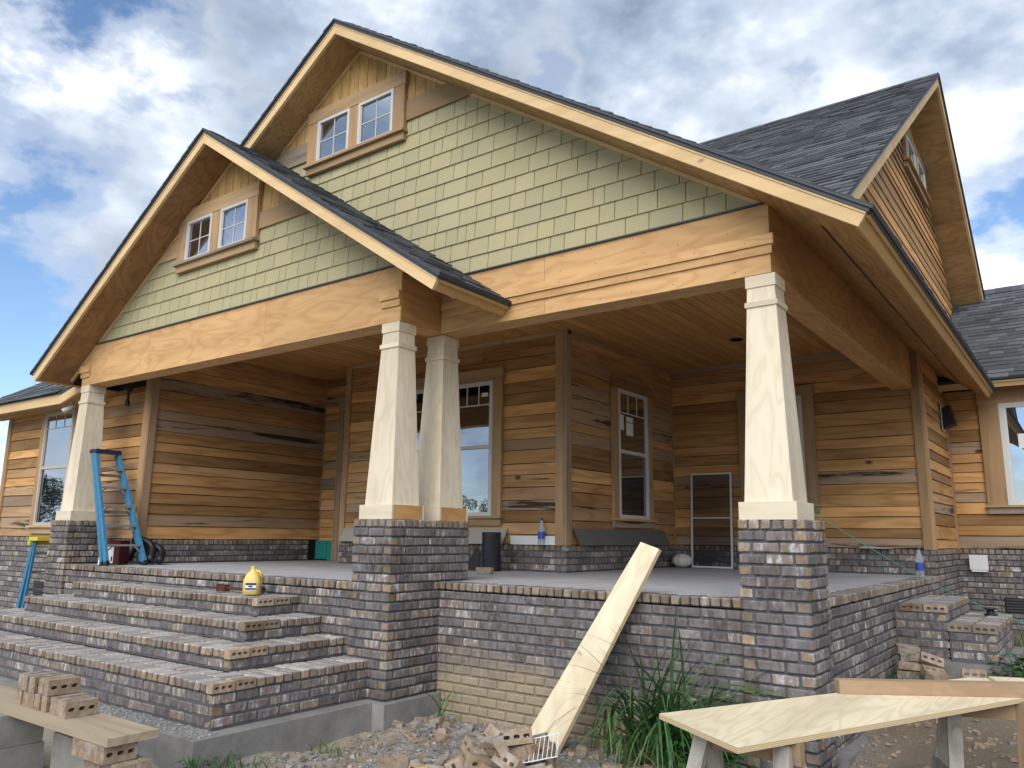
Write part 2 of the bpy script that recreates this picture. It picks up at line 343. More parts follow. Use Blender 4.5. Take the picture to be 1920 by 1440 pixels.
def groundmat():
    m, b = newmat('dry_dirt', .97, .1)
    P = pos()
    n = NOISE(P, 1.6, 8, .65); g = NOISE(P, 38., 6, .7); f = NOISE(P, 130., 3, .7)
    c = RAMP(n, [(.30, (.22, .18, .13)), (.48, (.34, .29, .22)), (.60, (.40, .35, .28)), (.72, (.31, .30, .29))])
    gm = RAMP(NOISE(VM('ADD', P, (4., 9., 0.)), 1.1, 6, .6), [(.46, 0.), (.58, 1.)])
    grav = RAMP(g, [(.3, (.14, .14, .15)), (.5, (.29, .29, .30)), (.68, (.46, .46, .47))])
    c = MIX(M('MULTIPLY', gm, .8), c, grav)
    c = MIX(M('MULTIPLY', RAMP(f, [(.55, 0.), (.72, 1.)]), .45), c, (.13, .105, .08))
    s = N('ShaderNodeSeparateXYZ'); L(P, s.inputs[0])
    dark = N('ShaderNodeMapRange'); L(M('ADD', s.outputs[0], M('MULTIPLY', n, .4)), dark.inputs[0]); dark.inputs[1].default_value = .1; dark.inputs[2].default_value = .6
    c = MIX(M('MULTIPLY', dark.outputs[0], .85), c, MIX(M('ADD', M('MULTIPLY', g, .6), M('MULTIPLY', n, .4)), (.085, .065, .045), (.27, .22, .165)))
    far = N('ShaderNodeMapRange'); L(VM('LENGTH', P), far.inputs[0]); far.inputs[1].default_value = 14; far.inputs[2].default_value = 30
    c = MIX(far.outputs[0], c, MIX(NOISE(P, .5, 5, .6), (.05, .09, .03), (.12, .14, .06)))
    L(c, b.inputs['Base Color']); bump(b, M('ADD', M('MULTIPLY', g, .7), M('MULTIPLY', f, .4)), .8, .03); return m
MAT['ground'] = groundmat()
def stonemat():
    m, b = newmat('gravel_stone', .92, .2); at = attr()
    c = RAMP(at[0], [(0., (.13, .13, .14)), (.45, (.27, .27, .28)), (.7, (.42, .41, .40)), (.85, (.30, .21, .14)), (1., (.40, .30, .21))])
    L(MIX(M('MULTIPLY', NOISE(pos(), 70., 3), .4), c, (.2, .19, .18)), b.inputs['Base Color']); return m
MAT['stone'] = stonemat()
# ------------------------------------------------------------------ mesh helpers
class MB:
    def __init__(s): s.v = []; s.f = []; s.c = []
    def add(s, vs, fs, c=None):
        k = len(s.v); s.v += [tuple(v) for v in vs]
        c = c or (R.random(), R.random(), R.random())
        for f in fs: s.f.append(tuple(i+k for i in f)); s.c.append(c)
        return s
    def box(s, x0, x1, y0, y1, z0, z1, c=None):
        return s.add([(x0,y0,z0),(x1,y0,z0),(x1,y1,z0),(x0,y1,z0),(x0,y0,z1),(x1,y0,z1),(x1,y1,z1),(x0,y1,z1)],
              [(0,3,2,1),(4,5,6,7),(0,1,5,4),(1,2,6,5),(2,3,7,6),(3,0,4,7)], c)
    def hexa(s, q, c=None):                       # 8 points ordered like box
        return s.add(q, [(0,3,2,1),(4,5,6,7),(0,1,5,4),(1,2,6,5),(2,3,7,6),(3,0,4,7)], c)
    def bar(s, p0, p1, w, h, up=(0,0,1), w1=None, h1=None, c=None):
        p0 = Vector(p0); p1 = Vector(p1); d = (p1-p0).normalized(); u = Vector(up)
        a = d.cross(u)
        if a.length < 1e-4: a = d.cross(Vector((0,1,0)))
        a.normalize(); b = a.cross(d).normalized()
        w1 = w if w1 is None else w1; h1 = h if h1 is None else h1
        q = []
        for P, ww, hh in ((p0, w, h), (p1, w1, h1)):
            q.append([P-a*ww/2-b*hh/2, P+a*ww/2-b*hh/2, P+a*ww/2+b*hh/2, P-a*ww/2+b*hh/2])
        v = q[0]+q[1]
        return s.add(v, [(0,1,2,3),(7,6,5,4),(0,4,5,1),(1,5,6,2),(2,6,7,3),(3,7,4,0)], c)
    def prism(s, poly, f0, f1, c=None):           # poly list of 2d, f0/f1 map 2d->3d
        n = len(poly); v = [f0(p) for p in poly]+[f1(p) for p in poly]
        fs = [tuple(range(n))[::-1], tuple(range(n, 2*n))]+[(i, (i+1) % n, n+(i+1) % n, n+i) for i in range(n)]
        return s.add(v, fs, c)
    def rings(s, rs, c=None, cap=True):           # list of rings of equal count
        n = len(rs[0]); v = [p for r in rs for p in r]; fs = []
        for i in range(len(rs)-1):
            for j in range(n): fs.append((i*n+j, i*n+(j+1) % n, (i+1)*n+(j+1) % n, (i+1)*n+j))
        if cap: fs += [tuple(range(n))[::-1], tuple(range((len(rs)-1)*n, len(rs)*n))]
        return s.add(v, fs, c)
    def lathe(s, prof, n=20, cx=0, cy=0, c=None):
        return s.rings([[(cx+r*math.cos(2*math.pi*j/n), cy+r*math.sin(2*math.pi*j/n), z) for j in range(n)] for r, z in prof], c)
    def tube(s, pts, r, n=8, c=None):
        pts = [Vector(p) for p in pts]; rs = []
        for i, p in enumerate(pts):
            d = (pts[min(i+1, len(pts)-1)]-pts[max(i-1, 0)]).normalized()
            a = d.cross(Vector((0,0,1)))
            if a.length < 1e-3: a = d.cross(Vector((0,1,0)))
            a.normalize(); b = a.cross(d)
            rr = r[i] if isinstance(r, (list, tuple)) else r
            rs.append([tuple(p+a*rr*math.cos(2*math.pi*j/n)+b*rr*math.sin(2*math.pi*j/n)) for j in range(n)])
        return s.rings(rs, c)
    def mesh(s, name, mat):
        me = bpy.data.meshes.new(name); me.from_pydata(s.v, [], s.f)
        a = me.color_attributes.new('Col', 'FLOAT_COLOR', 'CORNER')
        buf = []
        for f, c in zip(s.f, s.c): buf += [c[0], c[1], c[2], 1.]*len(f)
        a.data.foreach_set('color', buf)
        me.materials.append(MAT[mat]); return me
    def build(s, name, mat, parent=None, smooth=False):
        me = s.mesh(name, mat)
        if smooth: me.polygons.foreach_set('use_smooth', [True]*len(me.polygons))
        return put(name, me, parent)
def put(name, me, parent=None, loc=None):
    o = bpy.data.objects.new(name, me); col.objects.link(o)
    if loc is not None: o.location = loc
    if parent is not None:
        o.parent = parent
        if parent is HOUSE: o.matrix_parent_inverse = Matrix.Translation(-HOUSE_LOC)
    return o
HOUSE = None
def tag(o, label, cat=None, group=None, kind=None):
    if label: o['label'] = label
    if cat: o['category'] = cat
    if group: o['group'] = group
    if kind: o['kind'] = kind
    return o
def thing(name, label, cat, loc=(0,0,0), rot=(0,0,0), group=None):
    o = bpy.data.objects.new(name, None); col.objects.link(o); o.location = loc; o.rotation_euler = rot
    o.empty_display_size = .1
    return tag(o, label, cat, group)
def clip(poly, a, b, c):                           # keep a*x+b*y<=c
    out = []
    for i in range(len(poly)):
        p, q = poly[i], poly[(i+1) % len(poly)]
        dp, dq = a*p[0]+b*p[1]-c, a*q[0]+b*q[1]-c
        if dp <= 0: out.append(p)
        if dp*dq < 0:
            t = dp/(dp-dq); out.append((p[0]+t*(q[0]-p[0]), p[1]+t*(q[1]-p[1])))
    return out
def ground_z(x, y):
    def ss(a, b, t):
        t = max(0, min(1, (t-a)/(b-a))); return t*t*(3-2*t)
    z = -1.12
    z += .36*ss(.3, 2.6, y)*ss(-.35, .25, x)
    z -= .06*ss(-1.6, -3.2, y)
    z += .05*math.sin(x*1.7+.6)*math.sin(y*1.3)*ss(-7, -1, -abs(x))
    z += .022*math.sin(x*5.1+y*3.3)+.016*math.sin(x*9.3-y*7.7+1)
    if x < -4.2: z += .10*ss(-4.2, -8, x)
    return z
# ------------------------------------------------------------------ setting
def build_ground():
    xs = [-400, -200, -100, -60, -40, -28, -20, -15, -12]+[-10+.5*i for i in range(10)]+[-5+.09*i for i in range(90)]+[3.1+.5*i for i in range(10)]+[9, 12, 16, 22, 30, 45, 70, 120, 220, 400]
    ys = [-400, -200, -100, -60, -40, -28, -20, -14, -10, -8, -6.5, -5.5]+[-5+.09*i for i in range(62)]+[.6+.25*i for i in range(34)]+[9.5, 11, 14, 18, 25, 40, 70, 120, 220, 400]
    v = []; f = []
    for y in ys:
        for x in xs:
            z = ground_z(x, y) if abs(x) < 20 and abs(y) < 16 else -1.15
            if -5.2 < x < 3.2 and -5.2 < y < 6: z += R.uniform(-.010, .010)
            v.append((x, y, z))
    n = len(xs)
    for j in range(len(ys)-1):
        for i in range(n-1): f.append((j*n+i, j*n+i+1, (j+1)*n+i+1, (j+1)*n+i))
    me = bpy.data.meshes.new('ground'); me.from_pydata(v, [], f); me.materials.append(MAT['ground'])
    me.polygons.foreach_set('use_smooth', [True]*len(me.polygons))
    tag(put('ground', me), 'dry dirt and gravel yard in front of the house', None, None, 'structure')
build_ground()

# ------------------------------------------------------------------ the house
C = .078                      # brick course
BL = .192                     # brick length with joint
SL = 2/3                      # roof pitch
HOUSE_LOC = Vector((-4.6, 3.0, -1.12))
HOUSE = thing('house', 'unfinished timber and brick house with two front gables, green shingles and a deep porch', 'house', HOUSE_LOC)
def part(name, mb, mat, parent=None, smooth=False): return mb.build(name, mat, parent or HOUSE, smooth)
# ---- bricks: collected first; the 300 that show largest become objects, the rest one mesh
BR = []
def brick(par, x0, x1, y0, y1, z0, z1, ax, dust=0., cored=None, j=.0022):
    dx, dy = R.uniform(-j, j), R.uniform(-j, j)
    BR.append((par, (x0+x1)/2+dx, (y0+y1)/2+dy, (z0+z1)/2+R.uniform(-.0012, .0012), x1-x0, y1-y0, z1-z0, ax, dust, cored))
J = .013
def run(par, axis, a0, a1, plane, nrm, ztop, n, t0=None, t1=None, dep=.09, start=0, skip=None):
    """n courses of stretchers downward; t0/t1: parity of the course that is cut back at that end (corner bonding)"""
    for i in range(n):
        s0 = a0+(.098 if t0 is not None and i % 2 == t0 else 0)
        s1 = a1-(.098 if t1 is not None and i % 2 == t1 else 0)
        a = s0
        if t0 is None and (i+start) % 2: first = BL/2
        else: first = BL
        k = 0
        while a < s1-.02:
            b = min(a+(first if k == 0 else BL), s1)
            if s1-b < .035: b = s1
            zt = ztop-i*C
            if not (skip and skip((a+b)/2, zt-C/2)):
                lo, hi = (plane, plane+dep) if nrm < 0 else (plane-dep, plane)
                if axis == 'X': brick(par, a+J/2, b-J/2, lo, hi, zt-C+J, zt, 'X')
                else: brick(par, lo, hi, a+J/2, b-J/2, zt-C+J, zt, 'Y')
            a = b; k += 1
def cope(par, axis, a0, a1, plane, nrm, ztop, dep=.19, dust=.25, pitch=.079):
    n = max(1, round((a1-a0)/pitch)); st = (a1-a0)/n
    for i in range(n):
        a, b = a0+i*st, a0+(i+1)*st
        jj = R.uniform(-.004, .004)
        lo, hi = (plane+jj, plane+dep) if nrm < 0 else (plane-dep, plane+jj)
        if axis == 'X': brick(par, a+J/2, b-J/2, lo, hi, ztop-C+J, ztop+R.uniform(-.003, .002), 'Y', dust)
        else: brick(par, lo, hi, a+J/2, b-J/2, ztop-C+J, ztop+R.uniform(-.003, .002), 'X', dust)
def pier(x0, x1, y0, y1, n):
    p = part('pier', MB().box(x0+.018, x1-.018, y0+.018, y1-.018, 7*C-(n+1)*C, 7*C-.006), 'mortar')
    zt = 7*C
    cope(p, 'X', x0, x1, y0, -1, zt, .19, .1)
    cope(p, 'Y', y0+.2, y1, x1, 1, zt, .19, .1); cope(p, 'Y', y0+.2, y1, x0, -1, zt, .19, .1)
    run(p, 'X', x0, x1, y0, -1, zt-C, n, 1, 0)
    run(p, 'Y', y0, y1, x1, 1, zt-C, n, 1, 0); run(p, 'Y', y0, y1, x0, -1, zt-C, n, 0, 0)
    run(p, 'X', x0, x1, y1, 1, zt-C, 7, 1, 1)
    return p
P1 = pier(-.48, 0, 0, .48, 24)
P2 = pier(-3.77, -3.29, -.586, .478, 18)
P3 = pier(-9.55, -9.07, -.586, -.106, 18)
FW = .045                      # right front porch wall plane
w1 = part('porch_wall', MB().box(-3.4, -.3, FW+.014, FW+.15, -1.5, -C+.0), 'mortar')
run(w1, 'X', -3.29, -.48, FW, -1, -C, 15)
cope(w1, 'X', -3.29, -.48, FW-.004, -1, 0)
w2 = part('porch_wall', MB().box(-.2, -.054, .3, 5.75, -1.5, -C), 'mortar')
run(w2, 'Y', .48, 5.7, -.04, 1, -C, 15)
cope(w2, 'Y', .48, 5.7, -.036, 1, 0)
FL = -.545
w3 = part('porch_wall', MB().box(-9.2, -3.6, FL+.014, FL+.12, -1.3, -C), 'mortar')
run(w3, 'X', -9.07, -3.77, FL, -1, -C, 8, skip=lambda a, z: -7.6 < a < -4.8 and z < -.2)
cope(w3, 'X', -9.07, -3.77, FL-.004, -1, 0)
part('porch_slab', MB().box(-9.0, -3.42, FL+.19, 6, -.12, -.004).box(-3.42, -.232, FW+.19, 6, -.12, -.004), 'slab')
# ---- wide entry steps
XR = [-4.49, -4.16, -3.85, -3.50]; XLs = [-7.9, -8.25, -8.6, -8.95]; YF = [-1.0, -1.35, -1.69, -2.05]
CORED = []
for k in range(4):
    z = -2*C*(k+1); xl, xr, yf = XLs[k], XR[k], YF[k]
    ncs = 1 if k < 3 else 3
    st = part('step', MB().box(xl+.02, xr-.02, yf+.02, FL+.1, z-C*(1+ncs), z-.008), 'mortar')
    yb = (YF[k-1] if k else FL)
    d1 = .19; d2 = min(.17, max(.1, yb-yf-d1+.02))
    # two rows of bricks on edge; their bed faces with the core holes show at the right-hand end
    n = round((xr-xl)/.079); pt = (xr-xl)/n
    for i in range(n):
        a, b = xl+i*pt, xl+(i+1)*pt; last = i == n-1
        jj = R.uniform(-.006, .004)
        brick(st, a+J/2, b-(0 if last else J/2), yf+jj, yf+d1-J, z-C+J, z+R.uniform(-.004, .003), 'Y', .9, 'X' if last else None)
        if k == 3 or a < XR[k]-.0:
            brick(st, a+J/2, b-(0 if last else J/2)-(R.uniform(0, .012) if last else 0), yf+d1, yf+d1+d2-.004, z-C+J, z+R.uniform(-.004, .003), 'Y', .9, 'X' if last else None)
    y0 = yf+d1+d2
    for side in (1, -1):
        m = max(1, round((FL-y0)/.079)); ps = (FL-y0)/m
        if FL-y0 < .06: continue
        for i in range(m):
            a, b = y0+i*ps, y0+(i+1)*ps; jj = R.uniform(-.004, .004)
            for q0, q1 in ((0, .185), (.19, .36)):
                if side == 1: brick(st, xr-q1, xr-q0+(jj if q0 == 0 else 0), a+J/2, b-J/2, z-C+J, z+R.uniform(-.004, .003), 'X', .9)
                else: brick(st, xl+q0+(jj if q0 == 0 else 0), xl+q1, a+J/2, b-J/2, z-C+J, z+R.uniform(-.004, .003), 'X', .9)
    run(st, 'X', xl+.012, xr-.012, yf+.014, -1, z-C, ncs, None, 0, start=k)
    run(st, 'Y', yf+.014, FL, xr-.012, 1, z-C, ncs, 1, None)
    run(st, 'Y', yf+.014, FL, xl+.012, -1, z-C, ncs, 1, None)
    if k: pass
part('footing', MB().box(-9.2, -3.36, -2.26, -.66, -1.5, -12*C-.002), 'footing')
part('footing', MB().box(-3.86, -3.22, -.656, .03, -1.5, -12*C-.004), 'footing')
part('footing', MB().box(-.08, .06, .46, 2.5, -1.5, -1.04), 'footing')
# ---- side steps on the right
for k, (x0, x1) in enumerate(((-.04, .40), (.40, .78))):
    z = -2*C*(k+1); y0, y1 = 2.78, 4.35
    st = part('side_step', MB().box(x0, x1-.02, y0+.02, y1-.02, -1.0, z-.008), 'mortar')
    n = round((y1-y0)/.079); ps = (y1-y0)/n
    for i in range(n):
        a, b = y0+i*ps, y0+(i+1)*ps
        for q0, q1 in ((0, .19), (.2, .39)):
            brick(st, x1-q1, x1-q0, a+J/2, b-J/2, z-C+J, z+R.uniform(-.003, .003), 'X', .55, 'Y' if i == 0 else None)
    run(st, 'X', x0, x1-.012, y0+.014, -1, z-C, 1 if k == 0 else 3, None, 0)
    if k == 0: run(st, 'X', -.04, .40, y0+.014, -1, z-2*C, 5, None, None, start=1, skip=None)
    run(st, 'Y', y0+.014, y1, x1-.012, 1, z-C, 5, 1, None)
part('footing', MB().box(-.06, .86, 2.70, 4.4, -1.3, -8.2*C), 'footing')
# ---- water table: low brick wall under the siding
WT = 4*C
YBK, XBX, YBX, XBXL, XLW, YEN, YLW = 5.7, -3.575, 2.63, -7.53, -8.75, 3.25, .2
def table(axis, a0, a1, plane, nrm, n=3, t0=None, t1=None, k0=0., k1=0.):
    o = .035
    pl = plane+nrm*o
    lo, hi = min(pl, pl-nrm*.15), max(pl, pl-nrm*.15)
    lo2, hi2 = (lo+.014, hi) if nrm < 0 else (lo, hi-.014)
    e0 = .02 if t0 is not None else 0.; e1 = .02 if t1 is not None else 0.
    m = MB()
    if axis == 'X': m.box(a0+e0, a1-e1, lo2, hi2, WT-C*(n+1), WT-.006)
    else: m.box(lo2, hi2, a0+e0, a1-e1, WT-C*(n+1), WT-.007)
    p = part('brick_base', m, 'mortar')
    cope(p, axis, a0+k0, a1-k1, pl, nrm, WT, .12, .1)
    run(p, axis, a0, a1, pl, nrm, WT-C, n, t0, t1)
table('X', XBX+.0, -.1+.035, YBK, -1, 3, t1=0)
table('Y', YBX-.035, YBK, XBX, 1, 3, t0=1, k0=.125)
table('X', XBXL, XBX+.035, YBX, -1, 3, t1=0)
table('Y', YLW-.035, YEN-.22, XLW, 1, 3, t0=1, k0=.125)
table('X', -13.2, XLW+.035, YLW, -1, 15, t1=0)
table('Y', YBK-.035, 7.75, -.1, 1, 14, t0=1, k0=.125)
table('X', -.1, 4.5, 7.75, -1, 14)

# ---- siding
def lapboards(par, axis, plane, nrm, z0, z1, span, mat, ex=.150, seg=5):
    z = z0; i = 0
    while z < z1-.02:
        h = ex*R.uniform(.80, 1.2); zt = min(z+h, z1)
        a0, a1 = span(z, zt)
        if a1-a0 > .05:
            m = MB(); c = (R.random(), R.random(), R.random())
            n = seg; lo = []; hi = []
            for k in range(n+1):
                t = a0+(a1-a0)*k/n; dz = R.uniform(-.005, .004) if 0 < k < n else R.uniform(-.003, .002)
                lo.append((t, z+.002+dz)); hi.append((t, zt-.005))
            def P(t, zz, d): return (t, plane+nrm*d, zz) if axis == 'X' else (plane+nrm*d, t, zz)
            d0 = .023+R.uniform(-.005, .006)
            for k in range(n):
                q = [P(*lo[k], 0), P(*lo[k+1], 0), P(*lo[k+1], d0), P(*lo[k], d0), P(*hi[k], 0), P(*hi[k+1], 0), P(*hi[k+1], .008), P(*hi[k], .008)]
                if (axis == 'X') == (nrm < 0): q = [q[j] for j in (3, 2, 1, 0, 7, 6, 5, 4)]
                fs = [(0,3,2,1), (4,5,6,7), (0,1,5,4), (2,3,7,6)]
                if k == 0: fs.append((3,0,4,7))
                if k == n-1: fs.append((1,2,6,5))
                m.add(q, fs, c)
            m.build('siding_board', mat, par)
        z = zt; i += 1
ZC = 2.97
def wallcore(x0, x1, y0, y1, z0, z1, name='wall'): return part(name, MB().box(x0, x1, y0, y1, z0, z1), 'blackhouse')
wb = wallcore(-3.7, -.12, YBK, YBK+.15, -.1, 3.2); lapboards(wb, 'X', YBK, -1, WT+.01, ZC, lambda a, b: (XBX, -.1), 'side_x')
wx = wallcore(XBX-.15, XBX, YBX+.02, YBK, -.1, 3.2); lapboards(wx, 'Y', XBX, 1, WT+.01, ZC, lambda a, b: (YBX, YBK), 'side_y')
wf = wallcore(XBXL+.02, XBX-.02, YBX, YBX+.15, -.1, 3.2); lapboards(wf, 'X', YBX, -1, WT+.01, ZC, lambda a, b: (XBXL, XBX), 'side_x')
wl = wallcore(XLW-.15, XLW, YLW+.02, YEN, -.1, 3.2); lapboards(wl, 'Y', XLW, 1, WT+.01, ZC, lambda a, b: (YLW, YEN), 'side_y')
we = wallcore(XLW, XBXL, YEN, YEN+.15, -.1, 3.2); lapboards(we, 'X', YEN, -1, .02, ZC, lambda a, b: (XLW, XBXL), 'side_x')
wbl = wallcore(XBXL, XBXL+.15, YBX+.03, YEN, -.1, 3.2)
ww = wallcore(-13.1, XLW-.02, YLW, YLW+.15, -1.2, 2.6); lapboards(ww, 'X', YLW, -1, WT+.01, 2.42, lambda a, b: (-13.15, XLW-.02), 'side_x')
wa = wallcore(-.25, -.1, YBK+.02, 7.75, -1.2, 3.4); lapboards(wa, 'Y', -.1, 1, WT+.01, 2.95, lambda a, b: (YBK, 7.75), 'side_y')
w9 = wallcore(-.1, 4.5, 7.75, 7.9, -1.2, 2.8); lapboards(w9, 'X', 7.75, -1, WT+.01, 2.62, lambda a, b: (-.1, 4.5), 'side_x')
def cboard(x0, x1, y0, y1, z0, z1): part('corner_board', MB().box(x0, x1, y0, y1, z0, z1), 'trim_z')
cboard(XBX-.115, XBX+.004, YBX-.045, YBX, WT, ZC); cboard(XBX, XBX+.045, YBX-.045, YBX+.07, WT, ZC-.002)
cboard(XBXL, XBXL+.11, YBX-.045, YBX, WT, ZC)
cboard(XLW-.13, XLW+.004, YLW-.045, YLW, WT, 2.6); cboard(XLW, XLW+.045, YLW-.045, YLW+.06, WT, ZC)
cboard(-.20, -.096, YBK-.045, YBK, WT, 2.9); cboard(-.1, -.055, YBK-.043, YBK+.04, WT, 2.9)
cboard(-.1, -.055, 7.68, 7.72, WT, 2.6)
cboard(-13.2, -13.08, YLW-.045, YLW+.05, WT, 2.42)
cboard(XBX, XBX+.03, YBK-.034, YBK, WT, ZC); cboard(XLW, XLW+.03, YEN-.034, YEN, WT, ZC)
# ---- ceiling planks
ce = part('ceiling', MB().box(-8.8, -.15, .30, 5.8, ZC+.012, ZC+.04).box(-9.4, -3.45, -.30, .299, ZC+.012, ZC+.04), 'blackhouse')
x = -9.38
while x < -.2:
    y0 = -.25 if x < -3.5 else .30
    MB().box(x+.004, x+.136, y0, YBK, ZC, ZC+.011).build('ceiling_plank', 'ceil', ce)
    x += .14
part('crown_trim', MB().box(XBX, -.4, YBK-.045, YBK-.012, ZC-.05, ZC-.002), 'trim_x')
part('crown_trim', MB().box(XBX+.012, XBX+.045, YBX, YBK-.05, ZC-.05, ZC-.003), 'trim_x')
part('crown_trim', MB().box(XBXL+.1, XBX-.1, YBX-.045, YBX-.012, ZC-.05, ZC-.004), 'trim_x')
cl = part('ceiling_light', MB().lathe([(.085, ZC-.010), (.085, ZC+.002), (.062, ZC+.002), (.062, ZC-.010)], 24, -1.965, 4.25), 'black')
MB().lathe([(.058, ZC-.006), (.058, ZC+.0), (.001, ZC)], 24, -1.965, 4.25).build('lens', 'lens', cl)
# ---- beams
ZB, ZT = 2.354, 2.892
def beam(core, panels, mat, name='beam'):
    b = part(name, core, mat)
    return b
BY, BX, SY, SX0, SX1 = .107, -.177, -.46, -9.42, -3.41
bR = part('beam', MB().box(SX1-.22, BX-.014, BY+.014, BY+.235, ZB+.012, ZT-.002), 'ply_x')
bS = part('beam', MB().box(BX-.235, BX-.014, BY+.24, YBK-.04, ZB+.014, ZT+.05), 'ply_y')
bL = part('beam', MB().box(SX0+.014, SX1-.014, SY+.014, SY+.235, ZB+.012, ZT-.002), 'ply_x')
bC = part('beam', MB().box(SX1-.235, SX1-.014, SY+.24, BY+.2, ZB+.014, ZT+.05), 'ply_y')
def panel(par, x0, x1, y0, y1, z0, z1, mat): MB().box(x0, x1, y0, y1, z0, z1).build('plywood_panel', mat, par)
for a, b in ((SX1, -2.195), (-2.192, BX)): panel(bR, a, b, BY, BY+.013, ZB+.0, ZT, 'ply_x')
panel(bR, SX1+.002, BX-.236, BY+.0135, BY+.235, ZB, ZB+.011, 'ply_x')
for a, b in ((SX0, -7.763), (-7.760, -5.443), (-5.440, SX1)): panel(bL, a, b, SY, SY+.013, ZB, ZT+.0, 'ply_x')
panel(bL, SX0, SX1-.014, SY+.0135, SY+.235, ZB, ZB+.011, 'ply_x')
panel(bC, SX1-.0135, SX1, SY+.0135, BY+.0, ZB+.001, ZT+.1, 'ply_y'); panel(bC, SX1-.236, SX1-.014, SY+.236, BY+.2, ZB+.0005, ZB+.0135, 'ply_y')
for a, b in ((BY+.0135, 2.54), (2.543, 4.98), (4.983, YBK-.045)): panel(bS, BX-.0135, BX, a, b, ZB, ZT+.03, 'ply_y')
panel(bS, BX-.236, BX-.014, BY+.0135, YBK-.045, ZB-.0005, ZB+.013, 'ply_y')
def strip(par, x0, x1, y0, y1, z0, z1, mat='ply_x'): MB().box(x0, x1, y0, y1, z0, z1).build('trim_strip', mat, par)
strip(bR, SX1+.02, BX+.034, BY-.034, BY-.0005, 2.566, 2.645); strip(bR, SX1+.02, BX+.018, BY-.018, BY-.0005, 2.498, 2.564)
strip(bS, BX+.0005, BX+.034, BY+.001, BY+.02, 2.566, 2.645, 'ply_y')
strip(bL, -3.66, SX1, SY-.034, SY-.0005, 2.566, 2.645); strip(bL, -3.65, SX1, SY-.018, SY-.0005, 2.498, 2.564)
strip(bL, -9.46, -9.2, SY-.034, SY-.0005, 2.53, 2.62); strip(bL, -9.44, -9.2, SY-.018, SY-.0005, 2.46, 2.528)
part('flashing', MB().box(SX1+.2, BX+.005, BY-.022, BY+.02, ZT+.001, ZT+.014), 'flash')
part('flashing', MB().box(-9.3, SX1+.005, SY-.022, SY+.02, ZT+.001, ZT+.014), 'flash')
# ---- tapered columns
def column(cx, cy, tan=False):
    def ring(h, z): return [(cx-h, cy-h, z), (cx+h, cy-h, z), (cx+h, cy+h, z), (cx-h, cy+h, z)]
    z0 = 7*C+.002
    m = MB()
    for a in range(4):                      # four plywood faces with a fine open corner line
        q0, q1 = ring(.175, z0), ring(.1, ZB-.004)
        b = (a+1) % 4
        m.add([q0[a], q0[b], q1[b], q1[a]], [(0, 1, 2, 3)])
    p = part('column', m, 'col_ply')
    for nm, h0, h1, za, zb in (('base_trim', .203, .203, z0, .672), ('neck_band', .122, .122, 2.108, 2.147), ('cap', .113, .113, 2.260, ZB-.003)):
        for a in range(4):
            k = MB(); t = .019
            if a == 0: k.box(cx-h0, cx+h0, cy-h0, cy-h0+t, za, zb)
            if a == 1: k.box(cx+h0-t, cx+h0, cy-h0+t+.001, cy+h0-t-.001, za, zb)
            if a == 2: k.box(cx-h0, cx+h0, cy+h0-t, cy+h0, za, zb)
            if a == 3: k.box(cx-h0, cx-h0+t, cy-h0+t+.001, cy+h0-t-.001, za, zb)
            k.build(nm, 'ply_y' if tan and a == 1 and nm == 'base_trim' else 'col_trim', p)
        if nm != 'cap': MB().box(cx-h0+.019, cx+h0-.019, cy-h0+.019, cy+h0-.019, zb-.012, zb-.001).build('ledge', 'col_trim', p)
    return p
column(-.265, .225); column(-3.53, -.348, True); column(-3.53, .275, True); column(-9.305, -.348)

NAIL = MB()
def nails(par, pts, nrm, r=.0042):
    m = NAIL
    for p in pts:
        P = Vector(p); n_ = Vector(nrm); a_ = n_.cross(Vector((0, 0, 1))).normalized(); b_ = a_.cross(n_)
        m.rings([[tuple(P+n_*h+(a_*math.cos(j*1.0472)+b_*math.sin(j*1.0472))*r) for j in range(6)] for h in (-.001, .0008)])
nails(bR, [(SX1+.15+i*.41+R.uniform(-.05, .05), BY-.0345, 2.60+R.uniform(-.015, .015)) for i in range(8)]+[(SX1+.2+i*.37, BY-.0185, 2.53) for i in range(8)]+[(SX1+.1+i*.4+R.uniform(-.1, .1), BY-.0005, z) for i in range(8) for z in (2.40, 2.72, 2.86)], (0, -1, 0))
nails(bL, [(SX0+.1+i*.4+R.uniform(-.1, .1), SY-.0005, z) for i in range(15) for z in (2.39, 2.86)], (0, -1, 0))
nails(bS, [(BX+.0006, .3+i*.5, z) for i in range(10) for z in (2.40, 2.62)], (1, 0, 0))
tag(NAIL.build('nail_heads', 'nail', HOUSE), None, None, None, 'stuff')
